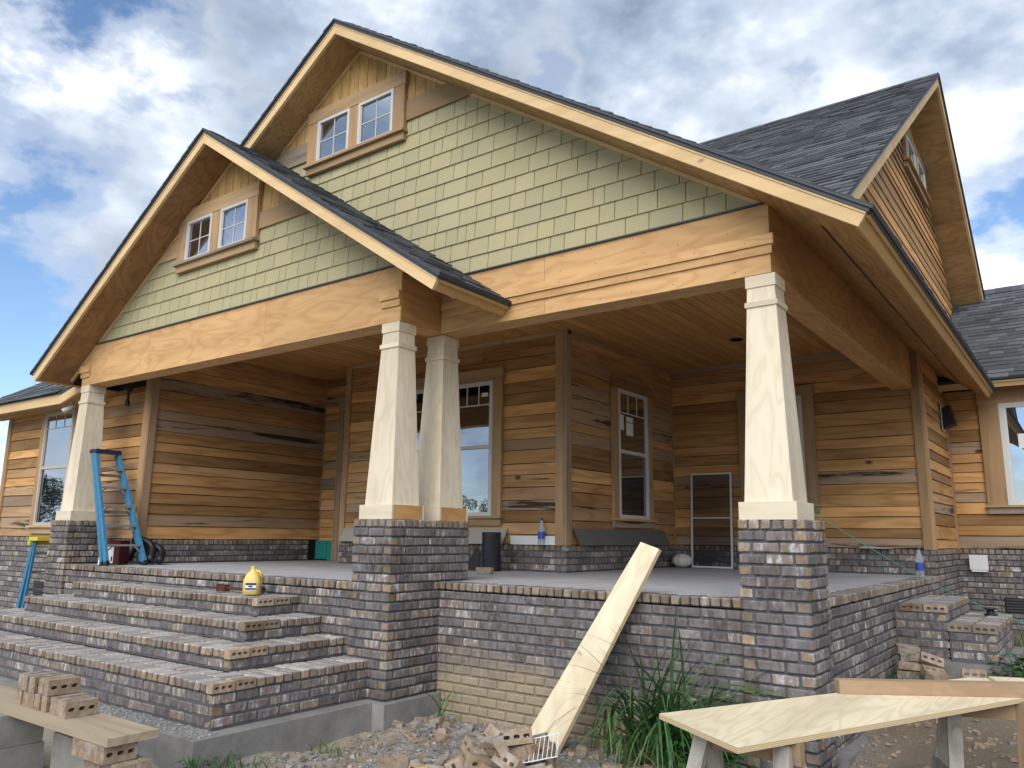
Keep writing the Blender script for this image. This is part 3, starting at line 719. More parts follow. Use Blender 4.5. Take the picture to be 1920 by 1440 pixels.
# ---- roofs
CA, SA = .83205, .5547
def slopefn(axis, r, zr, side):                # ridge line at x=r (axis 'Y') or y=r (axis 'X'); s down the slope, h off the underside, t along the ridge
    def f(s, h, t, ridge=False):
        if ridge: s = -h*SL
        u = r+side*(s*CA+h*SA); z = zr-s*SA+h*CA
        return (u, t, z) if axis == 'Y' else (t, u, z)
    return f
def sbox(m, f, s0, s1, t0, t1, h0, h1, c=None):
    rg = s0 == 0
    q = [f(s0,h0,t0,rg), f(s1,h0,t0), f(s1,h0,t1), f(s0,h0,t1,rg), f(s0,h1,t0,rg), f(s1,h1,t0), f(s1,h1,t1), f(s0,h1,t1,rg)]
    return m.hexa(q, c)
TABS = []
def tabs(par, f, s0, s1, t0, t1, keep=None, ex=.142):
    s = s1+.02; row = 0
    while s > s0:
        t = t0+R.uniform(-.25, 0)
        while t < t1:
            wd = R.choice((.13, .18, .24, .30, .33)); a, b = max(t, t0), min(t+wd, t1)
            if b-a > .03:
                th = R.choice((.006, .007, .013))
                su = max(s-ex-.03, 0.001)
                q = [f(su,.150,a), f(s,.152,a), f(s,.152,b), f(su,.150,b), f(su,.153,a), f(s,.155+th,a), f(s,.155+th,b), f(su,.153,b)]
                if keep is None or keep(q[5]): TABS.append((par, q, (R.random()**1.3, R.random(), R.random())))
            t += wd+.001
        s -= ex; row += 1
def gable(axis, r, zr, smax, t0, t1, sides=(1, -1), fas='fascia', sof='soffit', sofy=None, wall=None, smaxs=None, noeave=None):
    rf = None
    out = []
    for sd in sides:
        f = slopefn(axis, r, zr, sd); sm = smax if smaxs is None else smaxs[sd]
        tf = t0+.035 if t1 > t0 else t0-.035          # behind the rake board
        sgn = 1 if t1 > t0 else -1
        def sb(m, a, b, c0, c1, h0, h1): return sbox(m, f, a, b, min(c0, c1), max(c0, c1), h0, h1)
        if sd == noeave:                        # its lower edge runs into the porch roof along a valley
            rp = part('roof', valleyroof(.118, .10, .036), 'blackhouse'); out.append((rp, f, sm))
            valleyroof(.149, .021, -.03).build('shingle_underlay', 'roof', rp)
            m = MB(); sb(m, 0, sm-.001, t0, t0+sgn*.034, 0, .105); m.build('rake_board', fas, rp)
            m = MB(); sb(m, 0, sm-.001, t0-sgn*.016, t0+sgn*.03, .106, .130); m.build('drip_edge', 'flash', rp); continue
        rp = part('roof', sb(MB(), 0, sm-.036, tf+sgn*.001, t1, .012, .118), 'blackhouse')
        MBb = MB(); sb(MBb, 0, sm+.028, t0-sgn*.030, t1, .131, .149); MBb.build('shingle_underlay', 'roof', rp)
        m = MB(); sb(m, 0, sm+.012, t0-sgn*.016, t0+sgn*.03, .106, .130); m.build('drip_edge', 'flash', rp)
        m = MB(); sb(m, sm-.05, sm+.016, t0+sgn*.031, t1, .107, .1295); m.build('drip_edge', 'flash', rp)
        m = MB(); sb(m, 0, sm-.001, t0, t0+sgn*.034, 0, .105); m.build('rake_board', fas, rp)
        m = MB(); sb(m, 0, sm-.001, t0-sgn*.007, t0-sgn*.0005, .090, .1045); m.build('rake_lip', fas, rp)
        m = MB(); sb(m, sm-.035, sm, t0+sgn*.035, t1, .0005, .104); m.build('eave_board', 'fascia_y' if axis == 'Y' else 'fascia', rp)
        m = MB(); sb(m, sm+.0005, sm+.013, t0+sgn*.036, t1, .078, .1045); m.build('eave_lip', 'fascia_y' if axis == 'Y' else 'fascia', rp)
        out.append((rp, f, sm))
    return out
XM, ZM = -4.80, 5.964
main = gable('Y', XM, ZM, 5.32/CA, -.28, 7.35)
XS, ZS = -6.25, 4.805
small = gable('Y', XS, ZS, 3.605/CA, -.88, .10)
def soffit(par, f, s0, s1, t0, t1, mat, step):
    s = s0
    while s < s1-.01:
        e = min(s+step, s1); m = MB(); sbox(m, f, s if s > 0 else 0, e-.003, t0, t1, .0015, .011); m.build('soffit_panel', mat, par); s = e
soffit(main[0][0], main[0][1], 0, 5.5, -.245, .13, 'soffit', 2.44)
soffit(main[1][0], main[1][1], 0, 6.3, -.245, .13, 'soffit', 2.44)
# right-hand eave soffit with the open vent slot
fm = main[0][1]
sv = (.195-XM)/CA
for a, b in ((-.245, 2.15), (2.153, 4.58), (4.583, 7.3)):
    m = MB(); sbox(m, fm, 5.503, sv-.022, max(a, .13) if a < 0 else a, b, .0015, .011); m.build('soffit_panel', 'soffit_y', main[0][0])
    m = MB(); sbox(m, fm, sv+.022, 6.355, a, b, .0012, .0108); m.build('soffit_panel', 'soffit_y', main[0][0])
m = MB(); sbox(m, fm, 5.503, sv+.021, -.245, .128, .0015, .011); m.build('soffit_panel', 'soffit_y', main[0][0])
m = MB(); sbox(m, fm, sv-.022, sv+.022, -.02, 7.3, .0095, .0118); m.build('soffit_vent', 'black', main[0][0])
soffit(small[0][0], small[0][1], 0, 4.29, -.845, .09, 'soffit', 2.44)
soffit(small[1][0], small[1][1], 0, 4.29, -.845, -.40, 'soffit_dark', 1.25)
# house body behind: ridge along X
YR, ZR = 6.43, 7.066-.19
XRK = .38
def zmain(x): return ZM+.15/CA-SL*abs(x-XM)
ZRT = ZR+.15/CA
def yval(x): return YR-(ZRT-zmain(x))/SL              # valley where the body roof meets the porch roof
SFR = (ZR-(zmain(XRK)-.07))/SA
def valleyroof(h, th, inset):
    x1 = XRK-inset
    pts = [(x1, YR), (x1, yval(x1)+.08), (XM, yval(XM)+.08), (-9.0, yval(-9.0)+.08), (-9.0, YR)]
    z = lambda y: ZR-SL*(YR-y)+h/CA
    return MB().prism(pts, lambda p: (p[0], p[1], z(p[1])-th), lambda p: (p[0], p[1], z(p[1])))
body = gable('X', YR, ZR, 6.75/CA, XRK, XRK-.5, fas='fascia', smaxs={1: 6.6/CA, -1: SFR}, noeave=-1)
fb, ff = body[0][1], body[1][1]
MB().prism([(XRK-.5, YR), (-9, YR), (-9, YR+6), (XRK-.5, YR+6)], lambda p: (p[0], p[1], ZR-SL*(p[1]-YR)+.12), lambda p: (p[0], p[1], ZR-SL*(p[1]-YR)+.149/CA)).build('shingle_underlay', 'roof', body[0][0])
soffit(body[0][0], fb, 0, 7.2, -.1, XRK-.036, 'soffit', 2.44); soffit(body[1][0], ff, 0, (ZR-(zmain(-.1)-.05))/SA, -.1, XRK-.036, 'soffit', 2.44)
# right wing roof and left wing roof (single front slopes)
def shed(yr, zr, smax, x0, x1, side=-1):
    f = slopefn('X', yr, zr, side)
    rp = part('roof', sbox(MB(), f, 0, smax-.036, x0, x1, .012, .118), 'blackhouse')
    for nm, mat, a, b, h0, h1 in (('shingle_underlay', 'roof', 0, smax+.028, .131, .149), ('drip_edge', 'flash', smax-.05, smax+.014, .106, .130), ('eave_board', 'fascia', smax-.034, smax, 0, .105), ('eave_lip', 'fascia', smax+.0005, smax+.013, .078, .1045)):
        m = MB(); sbox(m, f, a, b, x0, x1, h0, h1); m.build(nm, mat, rp)
    m = MB(); sbox(m, f, smax-.6, smax-.036, x0, x1, .001, .011); m.build('soffit_panel', 'soffit', rp)
    return rp, f
w2s = 3.15/CA
w2r, w2f = shed(10.45, 2.56+3.15*SL, w2s, -.09, 4.8)
# left wing: hipped low roof, its eave kinking up beside the entry gable
def roofpoly(pts, n=(0, 0, 1)):                      # slab from a planar polygon
    m = MB(); m.prism(list(range(len(pts))), lambda i: (pts[i][0], pts[i][1], pts[i][2]-.10), lambda i: (pts[i][0], pts[i][1], pts[i][2])); return m
E0, E1, E2 = (-13.6, -.25, 2.42), (-10.40, -.25, 2.40), (-9.78, -.25, 2.54)
T0, T1 = (-11.9, 1.45, 2.42+1.7*SL), (-8.7, 1.45, 2.40+1.7*SL)
lw = part('roof', roofpoly([E0, E1, T1, T0]), 'roof')
roofpoly([E1, E2, (-8.6, 1.45, 3.40), (-8.75, 1.44, 3.52)]).build('roof_cricket', 'roof', lw)
for a, b in ((E0, E1), (E1, E2)):
    m = MB(); q = lambda P, dy, dz: (P[0], P[1]+dy, P[2]+dz)
    m.hexa([q(a, -.03, -.17), q(b, -.03, -.17), q(b, .01, -.17), q(a, .01, -.17), q(a, -.03, -.03), q(b, -.03, -.03), q(b, .01, -.03), q(a, .01, -.03)]); m.build('eave_board', 'fascia', lw)
    m = MB(); m.hexa([q(a, -.05, -.028), q(b, -.05, -.028), q(b, .0, -.028), q(a, .0, -.028), q(a, -.05, -.004), q(b, -.05, -.004), q(b, .0, -.004), q(a, .0, -.004)]); m.build('drip_edge', 'flash', lw)
m = MB(); m.hexa([(-13.6, -.24, 2.27), (-10.4, -.24, 2.27), (-10.4, .2, 2.27), (-13.6, .2, 2.27), (-13.6, -.24, 2.285), (-10.4, -.24, 2.285), (-10.4, .2, 2.285), (-13.6, .2, 2.285)]); m.build('soffit_panel', 'soffit', lw)
m = MB(); m.hexa([(-10.4, -.24, 2.27), (-9.7, -.24, 2.40), (-9.7, .2, 2.40), (-10.4, .2, 2.27), (-10.4, -.24, 2.285), (-9.7, -.24, 2.415), (-9.7, .2, 2.415), (-10.4, .2, 2.285)]); m.build('soffit_panel', 'soffit', lw)
lwf = slopefn('X', -.25+3*CA, 2.42+3*SA-.125, -1)
tabs(small[0][0], small[0][1], .05, small[0][2], -.91, .08)
tabs(small[1][0], small[1][1], .05, small[1][2], -.91, -.45)
tabs(main[0][0], fm, .05, main[0][2], -.31, .05); tabs(main[1][0], main[1][1], .05, 3.2, -.31, .05)
tabs(main[0][0], fm, main[0][2]-.3, main[0][2], .05, 7.3)
tabs(body[1][0], ff, .05, 7.9, -5.2, XRK+.03, keep=lambda q: q[2] > zmain(q[0])-.05)
tabs(w2r, w2f, .05, w2s, -.08, 2.6)
tabs(lw, lambda s, h, t, r=False: lwf(s, h-.027, t), 1.3, 3.0, -13.4, -10.45, keep=lambda q: q[0] > -13.6+(q[1]+.25)*1.0+.05)
# ridge caps of the body roof and of the right wing
m = MB()
for i in range(26):
    x = XRK+.02-i*.2
    for sd in (1, -1):
        f = slopefn('X', YR, ZR, sd); sbox(m, f, 0, .15, x-.26, x, .158+.002*(i % 2), .170+.002*(i % 2))
m.build('ridge_cap', 'roof', body[1][0])
m = MB()
for i in range(12):
    x = 2.6-i*.2; f = slopefn('X', 10.45, 2.56+3.15*SL, -1); sbox(m, f, 0, .15, x-.26, x, .158+.002*(i % 2), .172+.002*(i % 2))
m.build('ridge_cap', 'roof', w2r)

# ---- gable walls
YM, YS = .13, -.438
def gfill(kind, par, yw, xr, zr, x0, x1, z0, z1, halves):
    pass
SH = []
def gablewall(xr, zr, yw, zf, zb0, zb1, name, xmin, xmax):
    hp = [(SL, 1, zr-.004+SL*xr), (-SL, 1, zr-.004-SL*xr)]
    def cl(poly):
        for a, b, c in hp:
            poly = clip(poly, a, b, c)
            if len(poly) < 3: return None
        return poly
    core = cl([(xmin, zf-.1), (xmax, zf-.1), (xmax, zr), (xmin, zr)])
    g = part(name, MB().prism(core, lambda p: (p[0], yw, p[1]), lambda p: (p[0], yw+.12, p[1])), 'blackhouse')
    n = round((zb0-zf)/.174); ex = (zb0-zf)/n
    for i in range(n):
        z = zf+i*ex; x = xmin-R.uniform(0, .2)
        while x < xmax:
            wd = R.choice((.11, .15, .18, .20, .22, .25, .28, .30))
            poly = cl([(x+.0035, z-.006), (x+wd-.0035, z-.006), (x+wd-.0035, z+ex), (x+.0035, z+ex)])
            if poly: 
                mnx, mxx = min(q[0] for q in poly), max(q[0] for q in poly)
                if mxx-mnx > .012:
                    dz = R.uniform(-.0015, .0015)
                    SH.append((g, poly, z, ex, yw, (R.random(), R.random(), R.random())))
            x += wd
    # level board between shingles and grooved boards
    for a, b in ((xmin, xr), (xr, xmax)):
        poly = cl([(a+.001, zb0), (b-.001, zb0), (b-.001, zb1), (a+.001, zb1)])
        MB().prism(poly, lambda p: (p[0], yw-.030, p[1]), lambda p: (p[0], yw-.0005, p[1])).build('band_board', 'trim_x', g)
    x = xr-3.05
    while x < xr+3:
        poly = cl([(x+.004, zb1+.003), (x+.148, zb1+.003), (x+.148, zr), (x+.004, zr)])
        if poly and max(q[0] for q in poly)-min(q[0] for q in poly) > .02:
            MB().prism(poly, lambda p: (p[0], yw-.014, p[1]), lambda p: (p[0], yw-.0005, p[1])).build('gable_board', 'vert', g)
        x += .152
    for sd in (1, -1):
        f = slopefn('Y', xr, zr, sd); m = MB(); sbox(m, f, 0, (5.5 if xr > -5 else 4.2) if sd == 1 else 3.0 if xr > -5 else 4.2, yw-.028, yw-.001, -.030, .0); m.build('rake_trim', 'fascia', g)
    return g
gM = gablewall(XM, ZM, YM, ZT+.016, 4.81, 5.052, 'gable_wall', -8.2, -.179)
gS = gablewall(XS, ZS, YS, ZT+.016, 3.765, 3.96, 'gable_wall', -9.6, -2.9)
# gable end of the body, facing right
zg = zmain(-.1)-.03; hg = (ZR-zg)/SL
core = [(YR-hg, zg), (YR+hg, zg), (YR, ZR)]
gB = part('gable_wall', MB().prism(core, lambda p: (-.1, p[0], p[1]), lambda p: (-.22, p[0], p[1])), 'blackhouse')
def spanB(a, b):
    hw = (ZR-b)/SL-.02; return (YR-hw, YR+hw) if hw > .1 else (0, 0)
lapboards(gB, 'Y', -.1, 1, zg+.02, 6.05, spanB, 'side_y', ex=.145, seg=4)
m = MB().prism([(YR-.6, 6.12), (YR+1.4, 6.12), (YR+.9, 6.45), (YR+.15, ZR-.02), (YR-.15, ZR-.02)], lambda p: (-.085, p[0], p[1]), lambda p: (-.1, p[0], p[1])); m.build('gable_board', 'vert', gB)

# ---- windows: thing > window > casing, frame pieces, panes
def window(wall, plane, nrm, u0, u1, z0, z1, unit=1, rail=None, lites=None, casing=.14, head=.15, sill=True, mat='vinyl', fw=.048, grid=None, cmat='trim_z', hmat=None, apron=.09, mull=.16, off=.022):
    hmat = hmat or ('trim_x' if wall == 'X' else 'side_y')
    def bx(m, ua, ub, na, nb, za, zb):
        na += off; nb += off
        if wall == 'X':
            a, b = plane+nrm*na, plane+nrm*nb; m.box(ua, ub, min(a, b), max(a, b), za, zb)
        else:
            a, b = plane+nrm*na, plane+nrm*nb; m.box(min(a, b), max(a, b), ua, ub, za, zb)
        return m
    wd = (u1-u0-mull*(unit-1))/unit
    win = None
    m = MB()
    spans = [(u0+i*(wd+mull), u0+i*(wd+mull)+wd) for i in range(unit)]
    for a, b in spans:
        bx(m, a, a+fw, .012, .050, z0, z1); bx(m, b-fw, b, .012, .050, z0, z1); bx(m, a+fw, b-fw, .012, .0495, z1-fw, z1); bx(m, a+fw, b-fw, .012, .0495, z0, z0+fw)
        if rail: bx(m, a+fw, b-fw, .012, .048, rail-.022, rail+.022)
    win = part('window', m, mat)
    for a, b in spans:
        for za, zb, dep in (((z0+fw, rail-.022, .020), (rail+.022, z1-fw, .027)) if rail else ((z0+fw, z1-fw, .024),)):
            bx(MB(), a+fw, b-fw, dep-.006, dep, za, zb).build('pane', 'glass', win)
        # thin inner sash line
        for x0, x1, y0, y1 in ((a+fw, a+fw+fw*.3, z0+fw, z1-fw), (b-fw-fw*.3, b-fw, z0+fw, z1-fw)): bx(MB(), x0, x1, .028, .040, y0, y1).build('sash', mat, win)
        if grid:
            s = MB(); bx(s, (a+b)/2-.005, (a+b)/2+.005, .0245, .030, z0+fw, z1-fw); bx(s, a+fw, b-fw, .0246, .0302, (z0+z1)/2-.005, (z0+z1)/2+.005); s.build('muntin', mat, win)
        if lites:
            s = MB(); bx(s, a+fw, b-fw, .0275, .033, lites-.008, lites+.008)
            for k in (1, 2):
                u = a+fw+(b-a-2*fw)*k/3; bx(s, u-.008, u+.008, .0276, .0332, lites+.008, z1-fw)
            s.build('muntin', mat, win)
    for i in range(unit-1): bx(MB(), spans[i][1], spans[i+1][0], 0, .045, z0, z1).build('mullion_board', cmat, win)
    bx(MB(), u0-casing, u0, 0, .046, z0, z1).build('casing', cmat, win); bx(MB(), u1, u1+casing, 0, .046, z0, z1).build('casing', cmat, win)
    bx(MB(), u0-casing-.012, u1+casing+.012, 0, .052, z1, z1+head).build('head_board', hmat, win)
    if sill:
        bx(MB(), u0-casing-.025, u1+casing+.025, 0, .085, z0-.030, z0).build('sill', hmat, win)
        bx(MB(), u0-casing, u1+casing, 0, .045, z0-.030-apron, z0-.030).build('apron', hmat, win)
    return win
window('X', YM, -1, -5.42, -4.17, 4.70, 5.235, 2, fw=.034, grid=True, casing=.17, head=.155, mull=.15, apron=.085)
window('X', YS, -1, -7.07, -5.855, 3.645, 4.16, 2, fw=.034, grid=True, casing=.185, head=.165, mull=.17, apron=.085)
wn = window('X', YBX, -1, -6.15, -4.655, .665, 2.43, 2, rail=1.56, lites=2.12, casing=.145, head=.17, mull=.10)
wy = window('Y', XBX, 1, 3.87, 4.74, .665, 2.42, 1, rail=1.565, lites=2.10, casing=.14, head=.14, cmat='trim_z')
window('X', YBK, -1, -2.35, -1.58, .89, 2.40, 1, rail=1.6, casing=.15, head=.14)
window('X', YLW, -1, -11.77, -10.83, .49, 2.24, 1, rail=1.375, lites=1.99, casing=.12, head=.05, mat='almond')
window('X', 7.75, -1, .60, 2.3, .93, 2.38, 1, casing=.25, head=.24, fw=.07)
window('Y', -.1, 1, 6.05, 7.50, 5.66, 6.08, 2, casing=.13, head=.12, mull=.16, fw=.05)
# stickers still on the glass
m = MB(); m.box(-4.86, -4.75, YBX-.0505, YBX-.0495, 2.23, 2.28); m.build('sticker', 'paper', wn)
for a, b, c, d in ((3.96, 4.05, 1.86, 2.07), (4.12, 4.32, 1.80, 1.98), (4.12, 4.32, 1.99, 2.06)):
    MB().box(XBX+.0495, XBX+.0505, a, b, c, d).build('sticker', 'paper', wy)
MB().box(.80, .92, 7.75-.0475, 7.75-.0465, 1.72, 1.93).build('sticker', 'paper', HOUSE)
# ---- front door in the recess
dr = part('door', MB().box(-8.22, -7.60, YEN-.045, YEN-.002, .0, 2.03), 'almond')
MB().box(-8.34, -8.22, YEN-.07, YEN-.001, 0, 2.42).build('casing', 'trim_z', dr)
MB().box(-8.34, -7.54, YEN-.072, YEN-.001, 2.42, 2.54).build('head_board', 'trim_x', dr)
MB().box(-8.22, -7.54, YEN-.065, YEN-.001, 2.031, 2.11).build('transom_bar', 'trim_x', dr)
MB().box(-8.22, -7.54, YEN-.03, YEN-.001, 2.111, 2.419).build('pane', 'glass', dr)
MB().box(-8.48, -8.34, YEN-.05, YEN-.001, 0, .31).build('sheathing', 'teal', dr)
MB().box(XLW+.002, -8.48, YEN-.06, YEN-.001, .02, .31).build('sheathing', 'teal', dr)
# foundation vents
for x, y, z in ((-11.34, YLW-.035, -.44), (.62, 7.75-.035, -.44)):
    v = part('foundation_vent', MB().box(x-.19, x+.19, y-.012, y+.01, z-.10, z+.10), 'black')
    for k in range(5): MB().hexa([(x-.17, y-.022, z-.085+k*.037), (x+.17, y-.022, z-.085+k*.037), (x+.17, y-.012, z-.08+k*.037), (x-.17, y-.012, z-.08+k*.037), (x-.17, y-.016, z-.065+k*.037), (x+.17, y-.016, z-.065+k*.037), (x+.17, y-.011, z-.062+k*.037), (x-.17, y-.011, z-.062+k*.037)]).build('slat', 'black', v)

# ------------------------------------------------------------------ turn the collected bricks, shingles and tabs into objects
def seen(x, y, z): 
    u, v, d = pix((x, y, z)); return d > 0 and -10 < u < 1930 and -10 < v < 1450
_bm = {}
def chamfer(dx, dy, dz, ax, dust, var, cored):
    rr = random.Random(var*977+int(dx*1000)*13+int(dy*1000)*7)
    e = .008
    h = (dx/2, dy/2, dz/2); V = []; idx = {}
    for sx in (-1, 1):
        for sy in (-1, 1):
            for sz in (-1, 1):
                jit = [rr.uniform(-.0025, .0025) for _ in range(3)]
                for k in range(3):
                    p = [sx*(h[0]-e), sy*(h[1]-e), sz*(h[2]-e)]; p[k] = (sx, sy, sz)[k]*h[k]
                    idx[(sx, sy, sz, k)] = len(V); V.append(tuple(p[i]+jit[i] for i in range(3)))
    F = []; K = []
    a = 'XYZ'.index(ax)
    rnd = rr.random()
    def colr(k, s): return (rnd, 1. if k == a or (cored and k == 'XYZ'.index(cored)) else 0., dust if (k == 2 and s > 0) else 0.)
    for k in range(3):
        for s in (-1, 1):
            o = [i for i in range(3) if i != k]
            q = []
            for s1, s2 in ((-1, -1), (1, -1), (1, 1), (-1, 1)):
                t = [0]*3; t[k] = s; t[o[0]] = s1; t[o[1]] = s2; q.append(idx[(*t, k)])
            flip = (s > 0) == (k == 1)
            F.append(tuple(q[::-1] if flip else q)); K.append(colr(k, s))
    for k in range(3):                             # edge bevels along axis k
        o = [i for i in range(3) if i != k]
        for s1 in (-1, 1):
            for s2 in (-1, 1):
                q = []
                for s, kk in ((-1, o[0]), (1, o[0]), (1, o[1]), (-1, o[1])):
                    t = [0]*3; t[k] = s; t[o[0]] = s1; t[o[1]] = s2; q.append(idx[(*t, kk)])
                F.append(tuple(q)); kk_ = colr(o[1], s2) if o[1] == 2 else colr(o[0], s1); K.append((kk_[0], kk_[1]*.3, kk_[2]))
    for sx in (-1, 1):
        for sy in (-1, 1):
            for sz in (-1, 1): F.append(tuple(idx[(sx, sy, sz, k)] for k in range(3))); K.append((rnd, .3, 0.))
    if cored:                                       # three core holes sunk into the exposed bed face
        k = 'XYZ'.index(cored); s = 1 if k == 0 else -1
        L_ = h[1] if k == 0 else h[0]
        for c in (-.31, 0, .31):
            ring0 = []; ring1 = []
            for j in range(8):
                an = math.pi/4*j+.39
                u, v = c*2*L_*.93+math.cos(an)*.021, math.sin(an)*.0125
                for ring, dep in ((ring0, .0012), (ring1, .0010)):
                    w_ = s*(h[k]+dep)
                    ring.append((w_, u, v) if k == 0 else (u, w_, v))
            n0 = len(V); V += ring0
            F.append(tuple(range(n0, n0+8))); K.append((-1., 0., 0.))
    return V, F, K
def cored_block(L_, W_, H_, hole=(.019, .0115), gap=.058, nh=3):
    """brick lying on its bed face: L along x, W along y, H along z; three holes run through along z"""
    m = MB(); c = (R.random(), 0., 0.); ce = (c[0], 1., 0.)
    hx, hy = L_/2, W_/2
    xs = [-hx]+[(-nh/2+i)*gap for i in range(1, nh)]+[hx]
    j = lambda: R.uniform(-.0015, .0015)
    for i in range(nh):
        x0, x1 = xs[i], xs[i+1]; cx = (i-(nh-1)/2)*gap
        out = [(x1, 0), (x1, hy), ((x0+x1)/2, hy), (x0, hy), (x0, 0), (x0, -hy), ((x0+x1)/2, -hy), (x1, -hy)]
        se = lambda t: math.copysign(abs(t)**.55, t) if abs(t) > 1e-6 else 0.
        inn = [(cx+hole[0]*se(math.cos(a*math.pi/4)), hole[1]*se(math.sin(a*math.pi/4))) for a in range(8)]
        for z, fl in ((H_/2, False), (-H_/2, True)):
            v = [(x, y, z) for x, y in out]+[(x, y, z) for x, y in inn]
            fs = [(q, (q+1) % 8, 8+(q+1) % 8, 8+q) for q in range(8)]
            m.add(v, [f[::-1] for f in fs] if fl else fs, c)
        m.add([(x, y, H_/2) for x, y in inn]+[(x, y, -H_/2) for x, y in inn], [(q, (q+1) % 8, 8+(q+1) % 8, 8+q) for q in range(8)], c)
    b = [(-hx, -hy), (hx, -hy), (hx, hy), (-hx, hy)]
    for q in range(4):
        p0, p1 = b[q], b[(q+1) % 4]
        m.add([(*p0, -H_/2), (*p1, -H_/2), (*p1, H_/2), (*p0, H_/2)], [(0, 1, 2, 3)], ce if q % 2 == 0 else c)
    return m
sc_ = []
for i, b in enumerate(BR):
    par, x, y, z, dx, dy, dz, ax, dust, cored = b
    if not seen(x, y, z): sc_.append((0, i)); continue
    v = Vector((x, y, z))-CPOS; d = v.length; v /= d
    a = (dx*dz*max(0, v.y)+dy*dz*max(0, -v.x)+dx*dy*max(0, -v.z)*(1 if dust > .3 else 0))/d**2
    sc_.append((a+(1 if cored else 0), i))
big = set(i for s, i in sorted(sc_, reverse=True)[:300])
rest = MB()
for i, b in enumerate(BR):
    par, x, y, z, dx, dy, dz, ax, dust, cored = b
    if cored and i in big:
        # real through-holes: bed face turned outward along the cored axis
        k = 'XYZ'.index(cored)
        Lb, Hb = (dy, dx) if k == 0 else (dx, dy)
        key = ('core', round(Lb, 3), round(dz, 3), round(Hb, 3), k, i % 4)
        if key not in _bm:
            mb = cored_block(Lb, dz, Hb, hole=(.018, .0115), gap=Lb*.29)
            rot = Matrix(((0, 0, 1), (1, 0, 0), (0, 1, 0))) if k == 0 else Matrix(((1, 0, 0), (0, 0, -1), (0, 1, 0)))
            mb.v = [tuple(rot @ Vector(p)) for p in mb.v]
            mb.c = [(c[0], 1., 0.) for c in mb.c]
            _bm[key] = mb.mesh('brick', 'brick')
        put('brick', _bm[key], par, (x, y, z)); continue
    var = R.randrange(7)
    if i in big:
        key = (round(dx, 3), round(dy, 3), round(dz, 3), ax, dust, var)
        if key not in _bm:
            V, F, K = chamfer(dx, dy, dz, ax, dust, var, None); mb = MB(); mb.v = V; mb.f = F; mb.c = K; _bm[key] = mb.mesh('brick', 'brick')
        put('brick', _bm[key], par, (x, y, z))
    else:
        V, F, K = chamfer(dx, dy, dz, ax, dust, R.randrange(10000), None); n0 = len(rest.v); rnd = R.random()
        rest.v += [(p[0]+x, p[1]+y, p[2]+z) for p in V]; rest.f += [tuple(q+n0 for q in f) for f in F]; rest.c += [(rnd, k[1], k[2]) for k in K]
tag(rest.build('brickwork', 'brick', HOUSE), None, None, None, 'stuff')
def shingle_mesh(m, s):
    g, poly, z, ex, yw, c = s
    def fy(p): return yw-.004-.014*max(0, min(1, (z+ex-p[1])/ex))
    return m.prism(poly, lambda p: (p[0], fy(p), p[1]), lambda p: (p[0], yw-.0005, p[1]), c)
def sh_score(s):
    x = sum(p[0] for p in s[1])/len(s[1]); z = sum(p[1] for p in s[1])/len(s[1])
    if not seen(x, s[4], z): return 0
    if s[4] > 0 and x < -3.3 and z < 4.75-SL*abs(x+6.25)+.2: return 0            # behind the entry gable roof
    return 1/(Vector((x, s[4], z))-CPOS).length
SH.sort(key=sh_score, reverse=True)
rest = MB()
for i, s in enumerate(SH):
    if i < 300: shingle_mesh(MB(), s).build('wall_shingle', 'shingle', s[0])
    else: shingle_mesh(rest, s)
tag(rest.build('wall_shingles', 'shingle', HOUSE), None, None, None, 'stuff')
def tab_score(t):
    q = t[1][5]
    if not seen(*q): return 0
    if abs(q[0]-0) < 9 and q[1] < 1 and t[0] is main[0][0]: return 0
    return 1/(Vector(q)-CPOS).length
TABS.sort(key=tab_score, reverse=True)
rest = MB()
for i, t in enumerate(TABS):
    if i < 300: MB().hexa(t[1], t[2]).build('roof_shingle', 'roof', t[0])
    else: rest.hexa(t[1], t[2])
tag(rest.build('roof_shingles', 'roof', HOUSE), None, None, None, 'stuff')
# ------------------------------------------------------------------ things around the house
def G(x, y): return ground_z(x, y)
# --- step ladder folded shut, leaning on the far-left column
lad = thing('step_ladder', 'blue fibreglass step ladder leaning shut against the far-left column', 'ladder', (-8.22, -.27, 0))
def lp(v, t, dx=0): return (-.80*t+dx, .05+v*(.245-.095*t), 1.46*t)       # v -1..1 across, t up
for v in (-1, 1):
    m = MB(); m.bar(lp(v, .01), lp(v, .985), .032, .075, (1, 0, .5)); r = m.build('rail', 'blue', lad)
    m = MB(); m.bar(lp(v, 0), lp(v, .03), .04, .085, (1, 0, .5)); m.build('foot', 'black', r)
    m = MB(); m.bar(lp(v*1.05, .015, -.085), lp(v*1.0, .97, -.06), .03, .055, (1, 0, .5)); r = m.build('rear_rail', 'blue', lad)
    m = MB(); m.bar(lp(v*1.05, 0, -.085), lp(v*1.05, .03, -.085), .036, .06, (1, 0, .5)); m.build('foot', 'black', r)
for k in range(1, 6):
    t = k/6
    m = MB(); a, b = lp(-.93, t), lp(.93, t); m.box(a[0]-.045, a[0]+.045, a[1], b[1], a[2]-.012, a[2]+.012); tr = m.build('tread', 'treadmetal', lad)
    for v in (-1, 1):
        q = lp(v*.93, t); m = MB(); m.bar((q[0]+.02, q[1]-v*.075, q[2]-.012), (q[0]+.02, q[1], q[2]-.075), .012, .018); m.build('brace', 'steel', tr)
for t in (.78, .45): 
    a, b = lp(-1, t, -.075), lp(1, t, -.075); MB().box(a[0]-.015, a[0]+.015, a[1], b[1], a[2]-.018, a[2]+.018).build('rear_bar', 'treadmetal', lad)
a, b = lp(-1.15, 1.0), lp(1.15, 1.0)
